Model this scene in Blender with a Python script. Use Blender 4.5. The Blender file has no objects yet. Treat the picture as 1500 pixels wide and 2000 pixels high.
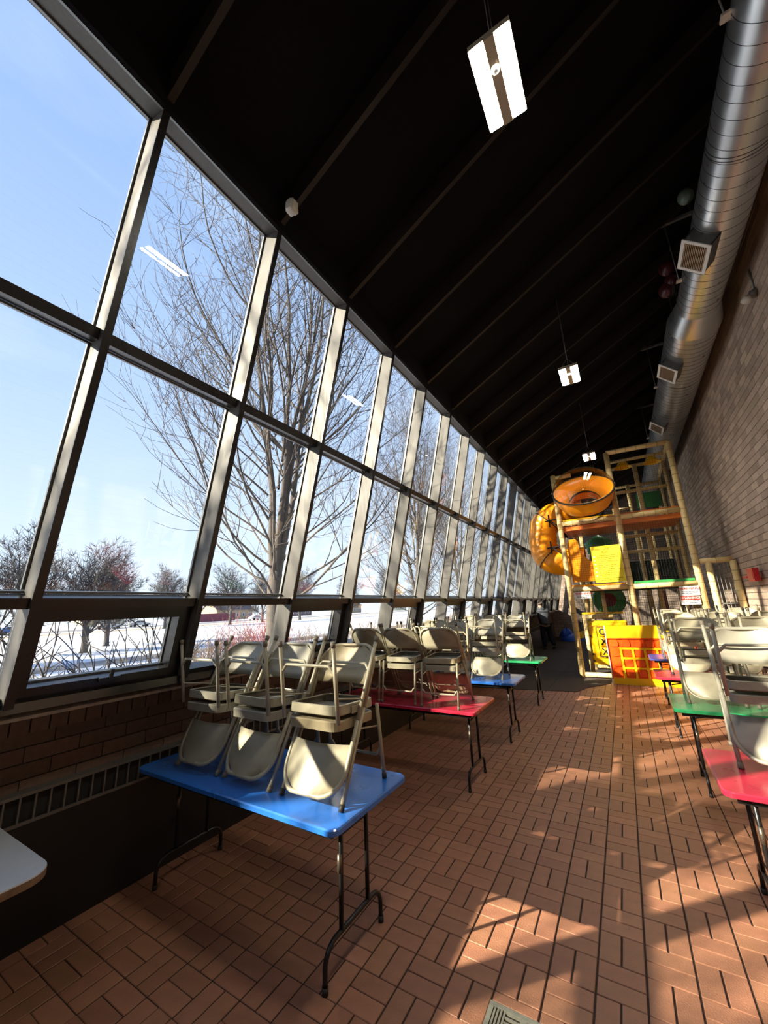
import bpy, bmesh, math, random
from mathutils import Vector, Matrix
R = math.radians
random.seed(7)
SC = bpy.context.scene
COL = SC.collection

# ------------------------------------------------------------------ camera
FPX, YAW, PITCH, ROLL, CAMH = 748.18, R(30.85), R(14.022), R(-2.229), 1.7426
def cam_axes():
    f = Vector((-math.sin(YAW)*math.cos(PITCH), math.cos(YAW)*math.cos(PITCH), math.sin(PITCH)))
    r = Vector((math.cos(YAW), math.sin(YAW), 0)); u = r.cross(f)
    c, s = math.cos(ROLL), math.sin(ROLL)
    return c*r+s*u, -s*r+c*u, f
RX, UP, FW = cam_axes()
cam_d = bpy.data.cameras.new('camera'); cam = bpy.data.objects.new('camera', cam_d); COL.objects.link(cam)
cam_d.sensor_fit = 'VERTICAL'; cam_d.sensor_height = 36; cam_d.sensor_width = 27; cam_d.lens = FPX/2000*36
cam_d.clip_start = 0.05; cam_d.clip_end = 600
cam.matrix_world = Matrix(((RX.x, UP.x, -FW.x, 0), (RX.y, UP.y, -FW.y, 0), (RX.z, UP.z, -FW.z, CAMH), (0, 0, 0, 1)))
SC.camera = cam
def px(p):                                   # where a point of the room falls in the photo, used only to rank bricks by size in view
    q = Vector(p)-Vector((0, 0, CAMH)); d = q.dot(FW)
    if d < .05: return None
    return 750+FPX*q.dot(RX)/d, 1000-FPX*q.dot(UP)/d

# ------------------------------------------------------------------ world, sun, exposure
W = bpy.data.worlds.new('sky'); SC.world = W; W.use_nodes = True
nt = W.node_tree; nt.nodes.clear()
o_ = nt.nodes.new('ShaderNodeOutputWorld'); bg = nt.nodes.new('ShaderNodeBackground')
tc = nt.nodes.new('ShaderNodeTexCoord'); sp = nt.nodes.new('ShaderNodeSeparateXYZ'); rp = nt.nodes.new('ShaderNodeValToRGB')
nt.links.new(tc.outputs['Generated'], sp.inputs[0]); nt.links.new(sp.outputs[2], rp.inputs[0])
e = rp.color_ramp.elements
e[0].position = 0.0; e[0].color = (.70, .77, .85, 1)
e[1].position = 1.0; e[1].color = (.21, .34, .62, 1)
x = e.new(.12); x.color = (.58, .68, .83, 1)
x = e.new(.45); x.color = (.39, .52, .77, 1)
nz = nt.nodes.new('ShaderNodeTexNoise'); nz.inputs['Scale'].default_value = 1.6; nz.inputs['Detail'].default_value = 5
mp = nt.nodes.new('ShaderNodeMapping'); mp.inputs['Scale'].default_value = (1, 1, 2.5)
nt.links.new(tc.outputs['Generated'], mp.inputs[0]); nt.links.new(mp.outputs[0], nz.inputs[0])
cr = nt.nodes.new('ShaderNodeValToRGB'); cr.color_ramp.elements[0].position = .5; cr.color_ramp.elements[1].position = .8
cr.color_ramp.elements[0].color = (0, 0, 0, 1); cr.color_ramp.elements[1].color = (.35, .35, .35, 1)
nt.links.new(nz.outputs[0], cr.inputs[0])
mx = nt.nodes.new('ShaderNodeMixRGB'); mx.inputs[2].default_value = (.82, .87, .93, 1)
nt.links.new(cr.outputs[0], mx.inputs[0]); nt.links.new(rp.outputs[0], mx.inputs[1])
nt.links.new(mx.outputs[0], bg.inputs[0]); bg.inputs[1].default_value = .92
nt.links.new(bg.outputs[0], o_.inputs[0])
SUN_DIR = Vector((1, 1.15, -.72)).normalized()
sun_d = bpy.data.lights.new('sun', 'SUN'); sun_d.energy = 11.0; sun_d.angle = R(.6); sun_d.color = (1, .86, .66)
sun = bpy.data.objects.new('sun', sun_d); COL.objects.link(sun)
sun.rotation_euler = SUN_DIR.to_track_quat('-Z', 'Y').to_euler(); sun.location = (-20, -20, 15)
SC.view_settings.view_transform = 'Standard'; SC.view_settings.look = 'None'
SC.view_settings.gamma = 1; SC.view_settings.use_curve_mapping = False
SC.view_settings.exposure = 0.86
LAMP = 68.0

# ------------------------------------------------------------------ materials
def S(r, g, b):                              # sRGB 0-255 to linear
    f = lambda v: v/12.92 if v <= .04045 else ((v+.055)/1.055)**2.4
    return tuple(f(v/255) for v in (r, g, b))+(1,)
MATS = {}
def mat(name, col, rough=.5, metal=0, var=0, scale=8, bump=0, bscale=60, spec=.5, stretch=None, tones=0, emit=0, coat=0):
    m = bpy.data.materials.new(name); m.use_nodes = True; t = m.node_tree; b = t.nodes['Principled BSDF']
    b.inputs['Base Color'].default_value = col; b.inputs['Roughness'].default_value = rough
    b.inputs['Metallic'].default_value = metal; b.inputs['Specular IOR Level'].default_value = spec
    if coat: b.inputs['Coat Weight'].default_value = coat; b.inputs['Coat Roughness'].default_value = .15
    last = None
    if var or bump:
        c = t.nodes.new('ShaderNodeTexCoord'); mp = t.nodes.new('ShaderNodeMapping')
        mp.inputs['Scale'].default_value = stretch or (1, 1, 1); t.links.new(c.outputs['Object'], mp.inputs[0])
    if var:
        n = t.nodes.new('ShaderNodeTexNoise'); n.inputs['Scale'].default_value = scale; n.inputs['Detail'].default_value = 6
        t.links.new(mp.outputs[0], n.inputs[0])
        h = t.nodes.new('ShaderNodeHueSaturation'); h.inputs['Color'].default_value = col
        mr = t.nodes.new('ShaderNodeMapRange'); mr.inputs['From Min'].default_value = .25; mr.inputs['From Max'].default_value = .75
        mr.inputs['To Min'].default_value = 1-var; mr.inputs['To Max'].default_value = 1+var
        t.links.new(n.outputs[0], mr.inputs[0]); t.links.new(mr.outputs[0], h.inputs['Value']); last = h
        t.links.new(h.outputs[0], b.inputs['Base Color'])
        rr = t.nodes.new('ShaderNodeMapRange'); rr.inputs['To Min'].default_value = max(.03, rough-.12); rr.inputs['To Max'].default_value = min(1, rough+.12)
        t.links.new(n.outputs[0], rr.inputs[0]); t.links.new(rr.outputs[0], b.inputs['Roughness'])
    if tones:                                # every brick its own tone: object random for single bricks, a face attribute for the joined ones
        oi = t.nodes.new('ShaderNodeObjectInfo'); at = t.nodes.new('ShaderNodeAttribute'); at.attribute_name = 'tone'
        ad = t.nodes.new('ShaderNodeMath'); ad.operation = 'ADD'; fr = t.nodes.new('ShaderNodeMath'); fr.operation = 'FRACT'
        t.links.new(oi.outputs['Random'], ad.inputs[0]); t.links.new(at.outputs['Fac'], ad.inputs[1]); t.links.new(ad.outputs[0], fr.inputs[0])
        m2 = t.nodes.new('ShaderNodeMapRange'); m2.inputs['To Min'].default_value = 1-tones; m2.inputs['To Max'].default_value = 1+tones
        t.links.new(fr.outputs[0], m2.inputs[0])
        h2 = t.nodes.new('ShaderNodeHueSaturation'); h2.inputs['Color'].default_value = col
        m3 = t.nodes.new('ShaderNodeMapRange'); m3.inputs['To Min'].default_value = .5-.03*tones; m3.inputs['To Max'].default_value = .5+.03*tones
        fr2 = t.nodes.new('ShaderNodeMath'); fr2.operation = 'FRACT'; mu = t.nodes.new('ShaderNodeMath'); mu.operation = 'MULTIPLY'; mu.inputs[1].default_value = 7.3
        t.links.new(fr.outputs[0], mu.inputs[0]); t.links.new(mu.outputs[0], fr2.inputs[0]); t.links.new(fr2.outputs[0], m3.inputs[0]); t.links.new(m3.outputs[0], h2.inputs['Hue'])
        t.links.new(m2.outputs[0], h2.inputs['Value'])
        if last: t.links.new(last.outputs[0], h2.inputs['Color'])
        t.links.new(h2.outputs[0], b.inputs['Base Color'])
    if bump:
        n2 = t.nodes.new('ShaderNodeTexNoise'); n2.inputs['Scale'].default_value = bscale; n2.inputs['Detail'].default_value = 4
        t.links.new(mp.outputs[0], n2.inputs[0]); bp = t.nodes.new('ShaderNodeBump'); bp.inputs['Strength'].default_value = bump; bp.inputs['Distance'].default_value = .01
        t.links.new(n2.outputs[0], bp.inputs['Height']); t.links.new(bp.outputs[0], b.inputs['Normal'])
    if emit:
        b.inputs['Emission Color'].default_value = col; b.inputs['Emission Strength'].default_value = emit
    MATS[name] = m; return m
def glass(name, tint=(.95, .97, .975, 1), refl=1.0, f0=.04):
    m = bpy.data.materials.new(name); m.use_nodes = True; t = m.node_tree; t.nodes.clear()
    o = t.nodes.new('ShaderNodeOutputMaterial'); tr = t.nodes.new('ShaderNodeBsdfTransparent'); gl = t.nodes.new('ShaderNodeBsdfGlossy')
    tr.inputs[0].default_value = tint; gl.inputs['Roughness'].default_value = .0; gl.inputs[0].default_value = (refl, refl, refl, 1)
    lw = t.nodes.new('ShaderNodeLayerWeight'); lw.inputs[0].default_value = .5; mi = t.nodes.new('ShaderNodeMixShader')
    pw = t.nodes.new('ShaderNodeMath'); pw.operation = 'POWER'; pw.inputs[1].default_value = 5; ma = t.nodes.new('ShaderNodeMath'); ma.operation = 'MULTIPLY_ADD'; ma.inputs[1].default_value = 1-f0; ma.inputs[2].default_value = f0
    t.links.new(lw.outputs['Facing'], pw.inputs[0]); t.links.new(pw.outputs[0], ma.inputs[0])
    t.links.new(ma.outputs[0], mi.inputs[0]); t.links.new(tr.outputs[0], mi.inputs[1]); t.links.new(gl.outputs[0], mi.inputs[2]); t.links.new(mi.outputs[0], o.inputs[0])
    MATS[name] = m; return m
mat('floor_brick', (.335, .155, .09, 1), .40, 0, .14, 14, .25, 130, .45, tones=.11)
mat('floor_mortar', S(52, 38, 32), .9, 0, .3, 30, .3)
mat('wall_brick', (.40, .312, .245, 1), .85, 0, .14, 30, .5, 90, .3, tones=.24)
mat('wall_mortar', S(70, 58, 50), .95, 0, .2, 40, .4)
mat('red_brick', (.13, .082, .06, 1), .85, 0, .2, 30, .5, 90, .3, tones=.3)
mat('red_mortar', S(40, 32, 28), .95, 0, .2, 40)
mat('sill_stone', S(190, 176, 160), .8, 0, .25, 20, .3)
mat('stained_wood', (.078, .074, .067, 1), .5, 0, .16, 5, .03, 40, .45, stretch=(9, 9, .7))
mat('dark_frame', (.012, .0105, .0095, 1), .3, 0, .1, 6)
mat('sill_gloss', (.016, .015, .015, 1), .22, 0, .2, 6, 0, 60, .7)
mat('alu_bead', S(120, 122, 122), .4, .6)
mat('ceiling_black', (.004, .004, .0048, 1), .9, 0, .3, 3, .5, 12, .2)
mat('rafter_brown', (.020, .013, .009, 1), .65, 0, .3, 6, .1, 40, .4, stretch=(1, 8, 8))
mat('plaster', S(70, 62, 55), .9, 0, .15, 4)
glass('pane_glass'); glass('dome_plastic', (.86, .87, .88, 1), 1.0, .07)
mat('chair_beige', (.36, .33, .235, 1), .42, .1, .16, 9, .06, 50, .5)
mat('chair_grey', (.335, .32, .26, 1), .42, .1, .16, 9, .06, 50, .5)
mat('chair_tan', (.36, .305, .19, 1), .42, .1, .16, 9, .06, 50, .5)
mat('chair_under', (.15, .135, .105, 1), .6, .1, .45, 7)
mat('rubber', (.02, .019, .018, 1), .6)
mat('rubber_grey', S(118, 110, 96), .6)
mat('table_blue', S(44, 112, 204), .3, 0, .14, 7, .05, 120, .55, coat=.5)
mat('table_red', S(188, 40, 66), .3, 0, .12, 7, .05, 120, .55, coat=.5)
mat('table_green', S(40, 158, 98), .3, 0, .12, 7, .05, 120, .55, coat=.5)
mat('table_violet', S(88, 98, 190), .3, 0, .12, 7, .05, 120, .55, coat=.5)
mat('table_white', S(188, 194, 202), .45, 0, .05, 20, .05, 120)
mat('plywood_edge', S(120, 95, 70), .6, 0, .3, 30)
mat('black_steel', (.014, .014, .015, 1), .32, .3, .2, 20)
mat('worn_steel', S(120, 112, 100), .35, .8)
mat('galvanised', (.60, .62, .62, 1), .32, .9, .07, 5)
mat('duct_seam', (.10, .10, .10, 1), .45, .8)
mat('collar_steel', (.16, .165, .165, 1), .5, .7, .25, 14)
mat('white_paint', S(225, 224, 216), .45)
mat('slat_brown', S(176, 154, 128), .5, .2)
mat('vent_dark', (.012, .011, .010, 1), .8)
mat('strut_steel', S(120, 117, 112), .45, .4)
mat('light_housing', S(165, 152, 130), .45, .2)
mat('light_lens', (1, .93, .80, 1), .4, emit=LAMP)
mat('heater_metal', (.010, .010, .0105, 1), .45, .3, .2, 10)
mat('heater_rib', S(98, 94, 88), .5, .3)
mat('bamboo', S(222, 196, 138), .6, 0, .12, 12, .1, 30)
mat('bamboo_ring', S(140, 112, 66), .7)
mat('orange_plastic', S(255, 160, 22), .32, 0, .05, 3, 0, 30, .5)
mat('deck_orange', S(200, 104, 28), .45, 0, .1, 6)
mat('deep_orange', S(240, 88, 14), .38, 0, .06, 6)
mat('yellow_plastic', S(250, 196, 18), .35, 0, .05, 6)
mat('sign_yellow', S(248, 226, 40), .45)
mat('green_plastic', S(52, 140, 72), .4, 0, .1, 6)
mat('green_dark', S(22, 52, 34), .7, 0, .2, 8)
mat('maroon_plastic', S(110, 24, 40), .4)
mat('ink_brown', S(110, 62, 20), .6)
mat('ink_black', S(20, 18, 16), .6)
mat('sign_white', S(235, 235, 232), .5)
mat('sign_red', S(214, 48, 34), .5)
mat('net_black', (.010, .010, .011, 1), .8)
mat('mat_grey', S(74, 68, 64), .95, 0, .18, 40, .4, 200, .2)
mat('alarm_red', S(196, 30, 40), .4)
mat('balloon_green', S(88, 104, 90), .3)
mat('balloon_red', S(70, 26, 30), .3)
mat('sensor_white', S(200, 196, 184), .5)
mat('grate_metal', S(150, 150, 136), .45, .4, .25, 30)
mat('hoodie', S(88, 92, 100), .9, 0, .25, 8, .3, 60, .2)
mat('trousers', S(36, 40, 52), .9, 0, .25, 8, .2, 60, .2)
mat('skin', S(205, 160, 135), .55)
mat('hair', S(58, 50, 46), .8)
mat('shoe', (.012, .012, .013, 1), .6)
mat('bag_blue', S(40, 92, 190), .4, 0, .15, 4)
mat('bark', S(92, 86, 82), .9, 0, .25, 10, .5, 30, .2)
mat('bark_far', S(72, 69, 70), .95)
mat('twig_tan', S(134, 114, 92), .9)
mat('twig_red', S(140, 78, 74), .9)
mat('snow', S(196, 202, 214), .8, 0, .06, .5, .3, 3)
mat('asphalt', S(120, 120, 124), .9, 0, .1, 2)
mat('grass_dry', S(150, 138, 112), .95, 0, .2, 3)
mat('house_cream', S(206, 196, 160), .8)
mat('house_tan', S(168, 146, 118), .8)
mat('house_brown', S(120, 100, 92), .8)
mat('roof_grey', S(96, 92, 94), .85)
mat('fence_maroon', S(128, 70, 78), .85)
mat('far_glass', S(70, 80, 92), .15)
mat('car_silver', S(200, 204, 208), .3, .5); mat('car_white', S(232, 232, 232), .3); mat('car_blue', S(56, 92, 150), .3, .3)
mat('tyre', (.015, .015, .015, 1), .8)

# ------------------------------------------------------------------ mesh helpers
class MB:
    def __init__(s): s.v = []; s.f = []; s.sm = []; s.tone = []; s.t = 0.0
    def add(s, vs, fs, smooth=False):
        o = len(s.v); s.v += [tuple(v) for v in vs]
        for f in fs: s.f.append(tuple(i+o for i in f)); s.sm.append(smooth); s.tone.append(s.t)
        return s
    def box(s, x0, x1, y0, y1, z0, z1):
        return s.add([(x0, y0, z0), (x1, y0, z0), (x1, y1, z0), (x0, y1, z0), (x0, y0, z1), (x1, y0, z1), (x1, y1, z1), (x0, y1, z1)],
                     [(0, 3, 2, 1), (4, 5, 6, 7), (0, 1, 5, 4), (1, 2, 6, 5), (2, 3, 7, 6), (3, 0, 4, 7)])
    def hexa(s, p):                          # eight corners, bottom four then top four
        return s.add(p, [(0, 3, 2, 1), (4, 5, 6, 7), (0, 1, 5, 4), (1, 2, 6, 5), (2, 3, 7, 6), (3, 0, 4, 7)])
    def prism(s, pts, axis, a, b):           # polygon extruded along an axis; pts are the two other coordinates in order
        def P(q, t):
            return {'x': (t, q[0], q[1]), 'y': (q[0], t, q[1]), 'z': (q[0], q[1], t)}[axis]
        n = len(pts); vs = [P(q, a) for q in pts]+[P(q, b) for q in pts]
        fs = [tuple(range(n)), tuple(range(2*n-1, n-1, -1))]+[(i, (i+1) % n+0, (i+1) % n+n, i+n) for i in range(n)]
        return s.add(vs, fs)
    def tube(s, pts, r, n=8, caps=True, closed=False, smooth=True):
        pts = [Vector(p) for p in pts]; k = len(pts)
        rr = r if isinstance(r, (list, tuple)) else [r]*k
        vs = []; prev = None
        for i, p in enumerate(pts):
            if closed: d = pts[(i+1) % k]-pts[i-1]
            else: d = pts[min(i+1, k-1)]-pts[max(i-1, 0)]
            d.normalize()
            if prev is None:
                a = Vector((0, 0, 1)) if abs(d.z) < .9 else Vector((1, 0, 0)); u = d.cross(a).normalized()
            else:
                u = (prev-d*prev.dot(d)).normalized()
            prev = u; w = d.cross(u)
            for j in range(n):
                t = 2*math.pi*j/n; vs.append(p+(u*math.cos(t)+w*math.sin(t))*rr[i])
        fs = []
        for i in range(k if closed else k-1):
            for j in range(n):
                a, b = i*n, ((i+1) % k)*n; fs.append((a+j, a+(j+1) % n, b+(j+1) % n, b+j))
        if caps and not closed: fs.append(tuple(range(n-1, -1, -1))); fs.append(tuple((k-1)*n+j for j in range(n)))
        return s.add(vs, fs, smooth)
    def lathe(s, prof, n=24, M=None, smooth=True):     # profile (radius, height) around local z, M places it
        M = M or Matrix(); vs = []
        for r, h in prof:
            for j in range(n):
                t = 2*math.pi*j/n; vs.append(M @ Vector((r*math.cos(t), r*math.sin(t), h)))
        fs = [(i*n+j, i*n+(j+1) % n, (i+1)*n+(j+1) % n, (i+1)*n+j) for i in range(len(prof)-1) for j in range(n)]
        return s.add(vs, fs, smooth)
    def build(s, name, m, parent=None, tones=False):
        me = bpy.data.meshes.new(name); me.from_pydata(s.v, [], s.f)
        me.polygons.foreach_set('use_smooth', s.sm)
        if tones:
            a = me.attributes.new('tone', 'FLOAT', 'FACE'); a.data.foreach_set('value', s.tone)
        me.materials.append(MATS[m]); me.update()
        return link(name, me, parent)
def link(name, me, parent=None, loc=None):
    o = bpy.data.objects.new(name, me); COL.objects.link(o)
    if parent is not None: o.parent = parent
    if loc is not None: o.location = loc
    return o
def fix(o):                                  # outward normals
    b = bmesh.new(); b.from_mesh(o.data); bmesh.ops.recalc_face_normals(b, faces=b.faces); b.to_mesh(o.data); b.free(); return o
def tag(o, label, cat, group=None, kind=None):
    if label: o['label'] = label
    if cat: o['category'] = cat
    if group: o['group'] = group
    if kind: o['kind'] = kind
    return o
def thing(name, label, cat, loc=(0, 0, 0), rz=0, group=None):
    o = bpy.data.objects.new(name, None); COL.objects.link(o); o.location = loc; o.rotation_euler = (0, 0, rz); o.empty_display_size = .1
    return tag(o, label, cat, group)
def struct(o): o['kind'] = 'structure'; return o
def copy_tree(o, parent=None):
    c = o.copy(); COL.objects.link(c); c.parent = parent
    for ch in list(o.children): copy_tree(ch, c)
    return c
def text_mesh(body, size, m, parent, loc, rot, name='lettering', align='CENTER', ext=.001, bold=0):
    cu = bpy.data.curves.new(name, 'FONT'); cu.body = body; cu.size = size; cu.align_x = align; cu.align_y = 'CENTER'; cu.extrude = ext; cu.offset = bold
    t = bpy.data.objects.new(name, cu); COL.objects.link(t); bpy.context.view_layer.update()
    me = bpy.data.meshes.new_from_object(t); bpy.data.objects.remove(t); me.materials.clear(); me.materials.append(MATS[m])
    o = link(name, me, parent, loc); o.rotation_euler = rot; return o
def rrect(w, d, r, n=5):                     # rounded rectangle outline, centred
    pts = []
    for cx, cy, a0 in ((w/2-r, d/2-r, 0), (-w/2+r, d/2-r, 90), (-w/2+r, -d/2+r, 180), (w/2-r, -d/2+r, 270)):
        for i in range(n+1):
            t = R(a0+90*i/n); pts.append((cx+r*math.cos(t), cy+r*math.sin(t)))
    return pts
def loft(mb, rings, cap0=True, cap1=True, smooth=False):
    n = len(rings[0]); o = len(mb.v); vs = [p for r_ in rings for p in r_]
    fs = [(i*n+j, i*n+(j+1) % n, (i+1)*n+(j+1) % n, (i+1)*n+j) for i in range(len(rings)-1) for j in range(n)]
    if cap0: fs.append(tuple(range(n-1, -1, -1)))
    if cap1: fs.append(tuple((len(rings)-1)*n+j for j in range(n)))
    return mb.add(vs, fs, smooth)

def view_area(pts):
    q = [px(p) for p in pts]
    if any(a is None for a in q): return 0
    cx = sum(a[0] for a in q)/len(q); cy = sum(a[1] for a in q)/len(q)
    if not (-5 < cx < 1505 and -5 < cy < 2005): return 0
    return abs(sum(q[i][0]*q[(i+1) % len(q)][1]-q[(i+1) % len(q)][0]*q[i][1] for i in range(len(q))))/2
# ------------------------------------------------------------------ the setting
YA, YB = -3.2, 21.6                          # near and far end of the hall
XL, XR = -3.2, 2.12                          # face of the low wall under the windows, face of the long wall
LEAN = math.atan(.2335)
def WP(s, d, y):                             # a point of the leaning window wall: s up the slope from the middle rail, d outward from the room face
    return (-2.36+s*math.sin(LEAN)-d*math.cos(LEAN), y, 3.372+s*math.cos(LEAN)+d*math.sin(LEAN))
def wbox(mb, s0, s1, d0, d1, y0, y1):
    return mb.hexa([WP(s0, d1, y0), WP(s0, d0, y0), WP(s0, d0, y1), WP(s0, d1, y1), WP(s1, d1, y0), WP(s1, d0, y0), WP(s1, d0, y1), WP(s1, d1, y1)])
YM = lambda k: .8197+.971*(k-1)              # near face of post k

def bricks(items, m, parent, name, face, most=300):
    """items: boxes; the 300 that show largest become objects of their own, the rest one joined part"""
    ranked = []
    for i, b in enumerate(items):
        x0, x1, y0, y1, z0, z1 = b
        q = {'z': [(x0, y0, z1), (x1, y0, z1), (x1, y1, z1), (x0, y1, z1)], '-x': [(x0, y0, z0), (x0, y1, z0), (x0, y1, z1), (x0, y0, z1)],
             '+x': [(x1, y0, z0), (x1, y1, z0), (x1, y1, z1), (x1, y0, z1)]}[face]
        ranked.append((-view_area(q), i))
    ranked.sort(); single = {i for a, i in ranked[:most] if a < 0}
    rest = MB(); cache = {}
    for i, b in enumerate(items):
        if i in single:
            x0, x1, y0, y1, z0, z1 = b; key = tuple(round(v, 4) for v in (x1-x0, y1-y0, z1-z0))
            if key not in cache:
                w, d, h = key; t = MB(); c = .0025
                loft(t, [[(p[0], p[1], -h/2) for p in rrect(w, d, .001, 1)], [(p[0], p[1], h/2-c) for p in rrect(w, d, .001, 1)], [(p[0], p[1], h/2) for p in rrect(w-2*c, d-2*c, .001, 1)]]) if face == 'z' else t.box(-w/2, w/2, -d/2, d/2, -h/2, h/2)
                me = bpy.data.meshes.new(name); me.from_pydata(t.v, [], t.f); me.materials.append(MATS[m]); cache[key] = me
            link(name, cache[key], parent, ((x0+x1)/2, (y0+y1)/2, (z0+z1)/2))
        else:
            rest.t = random.random(); rest.box(*b)
    if rest.f:
        o = rest.build(name+'_field', m, parent, tones=True); o['kind'] = 'stuff'

# floor: basket weave of brick pavers on a mortar bed
B8, FX, FY = .2032, -.3921, 3.999
floor = struct(MB().box(XL-.2, XR+.2, YA-.2, YB+.2, -.12, -.005).build('floor', 'floor_mortar'))
DRAIN = (-.80, -.50, 1.80, 2.115)
items = []; J = .0042
for i in range(-14, 13):
    for j in range(-88, 37):
        x0 = FX+i*B8; y1 = FY-(-j)*B8; y0 = y1-B8
        if x0 > XR-.02 or x0+B8 < XL+.02 or y0 > YB or y1 < YA: continue
        vert = (i+j) % 2 == 0
        for h in (0, 1):
            b = [x0, x0+B8, y0, y1]
            if vert: b[0] = x0+h*B8/2; b[1] = b[0]+B8/2
            else: b[2] = y0+h*B8/2; b[3] = b[2]+B8/2
            a0, a1, c0, c1 = b[0]+J, b[1]-J, b[2]+J*.6, b[3]-J*.6
            a1 = min(a1, XR-.001); a0 = max(a0, XL+.001)
            if a1-a0 < .02: continue
            if a1 > DRAIN[0] and a0 < DRAIN[1] and c1 > DRAIN[2] and c0 < DRAIN[3]:
                if a0 < DRAIN[0]-.02: a1 = DRAIN[0]-.004
                elif a1 > DRAIN[1]+.02: a0 = DRAIN[1]+.004
                elif c1 > DRAIN[3]+.02: c0 = DRAIN[3]+.004
                elif c0 < DRAIN[2]-.02: c1 = DRAIN[2]-.004
                else: continue
            dz = random.uniform(-.0006, .0006)
            items.append((a0, a1, c0, c1, -.03, dz))
bricks(items, 'floor_brick', floor, 'paver', 'z')

# long wall on the right
wall_r = struct(MB().box(XR+.008, XR+.3, YA-.2, YB+.2, 0, 7.75).build('wall_right', 'wall_mortar'))
items = []; CH, CL = .117, .302
r_ = 0
while r_*CH < 7.4:
    z0 = r_*CH+.005; y = YA-(r_ % 2)*CL/2
    while y < YB:
        y0, y1 = max(y+.0015, YA), min(y+CL-.0015, YB)
        if y1-y0 > .03: items.append((XR+random.uniform(-.0008, .0008), XR+.06, y0, y1, z0, z0+CH-.010))
        y += CL
    r_ += 1
bricks(items, 'wall_brick', wall_r, 'brick', '-x')

# end walls
m = MATS['wall_mortar']
mb_ = bpy.data.materials.new('far_brick'); mb_.use_nodes = True; t = mb_.node_tree; b_ = t.nodes['Principled BSDF']; b_.inputs['Roughness'].default_value = .9
bt = t.nodes.new('ShaderNodeTexBrick'); bt.inputs['Color1'].default_value = (.40, .325, .27, 1); bt.inputs['Color2'].default_value = (.27, .215, .18, 1)
bt.inputs['Mortar'].default_value = S(78, 64, 55); bt.inputs['Scale'].default_value = 1; bt.inputs['Brick Width'].default_value = .302; bt.inputs['Row Height'].default_value = .117
bt.inputs['Mortar Size'].default_value = .005; c_ = t.nodes.new('ShaderNodeTexCoord'); mp_ = t.nodes.new('ShaderNodeMapping'); mp_.inputs['Rotation'].default_value = (R(90), 0, 0)
t.links.new(c_.outputs['Object'], mp_.inputs[0]); t.links.new(mp_.outputs[0], bt.inputs[0]); t.links.new(bt.outputs[0], b_.inputs['Base Color']); MATS['far_brick'] = mb_
struct(MB().prism([(-3.4, 0), (XR+.3, 0), (XR+.3, 7.9), (-1.9, 5.6), (-2.1, 5.2), (-3.4, 1.3)], 'y', YB, YB+.25).build('wall_back', 'far_brick'))
struct(MB().prism([(-3.4, 0), (XR+.3, 0), (XR+.3, 7.9), (-1.9, 5.6), (-2.1, 5.2), (-3.4, 1.3)], 'y', YA-.25, YA).build('wall_front', 'plaster'))

# ceiling: black deck on brown rafters
CZ = lambda x: 4.95+.55*(x+1.98)             # underside of the rafters
ceil = struct(MB().prism([(-2.15, CZ(-2.15)+.24), (XR+.3, CZ(XR+.3)+.24), (XR+.3, CZ(XR+.3)+.45), (-2.15, CZ(-2.15)+.45)], 'y', YA-.2, YB+.2).build('ceiling', 'ceiling_black'))
rf = MB().prism([(-2.06, CZ(-2.06)), (XR+.1, CZ(XR+.1)), (XR+.1, CZ(XR+.1)+.25), (-2.1, CZ(-2.1)+.25)], 'y', 0, .042)
rme = bpy.data.meshes.new('rafter'); rme.from_pydata(rf.v, [], rf.f); rme.materials.append(MATS['rafter_brown'])
fix(MB().prism([(WP(1.545, -.001, 0)[0], WP(1.545, -.001, 0)[2]), (WP(1.545, -.03, 0)[0], WP(1.545, -.03, 0)[2]+.012), (-1.97, CZ(-1.97)+.26), (-2.1, CZ(-2.1)+.30), (WP(1.6, .17, 0)[0], WP(1.6, .17, 0)[2]+.02), (WP(1.601, 0, 0)[0]-.001, WP(1.601, 0, 0)[2])], 'y', YA, YB).build('eaves_board', 'ceiling_black', ceil))
for k in range(-3, 23): link('rafter', rme, ceil, (0, YM(k)-.001, 0))

# low brick wall under the windows
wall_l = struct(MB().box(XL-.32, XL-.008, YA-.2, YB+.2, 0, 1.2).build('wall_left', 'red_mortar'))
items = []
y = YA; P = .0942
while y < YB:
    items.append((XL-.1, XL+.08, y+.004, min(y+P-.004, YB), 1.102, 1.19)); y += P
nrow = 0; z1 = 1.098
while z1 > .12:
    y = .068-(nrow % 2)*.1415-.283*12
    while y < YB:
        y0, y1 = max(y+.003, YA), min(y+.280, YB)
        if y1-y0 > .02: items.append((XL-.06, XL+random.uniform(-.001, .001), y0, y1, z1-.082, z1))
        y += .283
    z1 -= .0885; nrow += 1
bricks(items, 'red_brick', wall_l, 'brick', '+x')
MB().box(XL-.1, XL+.13, YA, YB, 1.191, 1.2155).build('ledge', 'sill_stone', wall_l)
fix(MB().prism([(-2.862, 1.318), (-2.862, 1.268), (-3.03, 1.216), (-3.34, 1.216), (-3.34, 1.318)], 'y', YA, YB).build('window_sill', 'sill_gloss', wall_l))

# posts of the leaning glass wall
pm = MB(); wbox(pm, -2.13, 1.60, 0, .19, 0, .04); pme = bpy.data.meshes.new('window_post'); pme.from_pydata(pm.v, [], pm.f); pme.materials.append(MATS['stained_wood'])
cp_ = MB(); wbox(cp_, -2.13, 1.60, -.006, .002, -.0015, .0415); cpm = bpy.data.meshes.new('post_shade_strip'); cpm.from_pydata(cp_.v, [], cp_.f); cpm.materials.append(MATS['dark_frame'])  # added dark strip: shade of the posts' room side put in as colour
for k in range(-3, 23): link('post_shade_strip', cpm, link('window_post', pme, wall_l, (0, YM(k), 0)))
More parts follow.
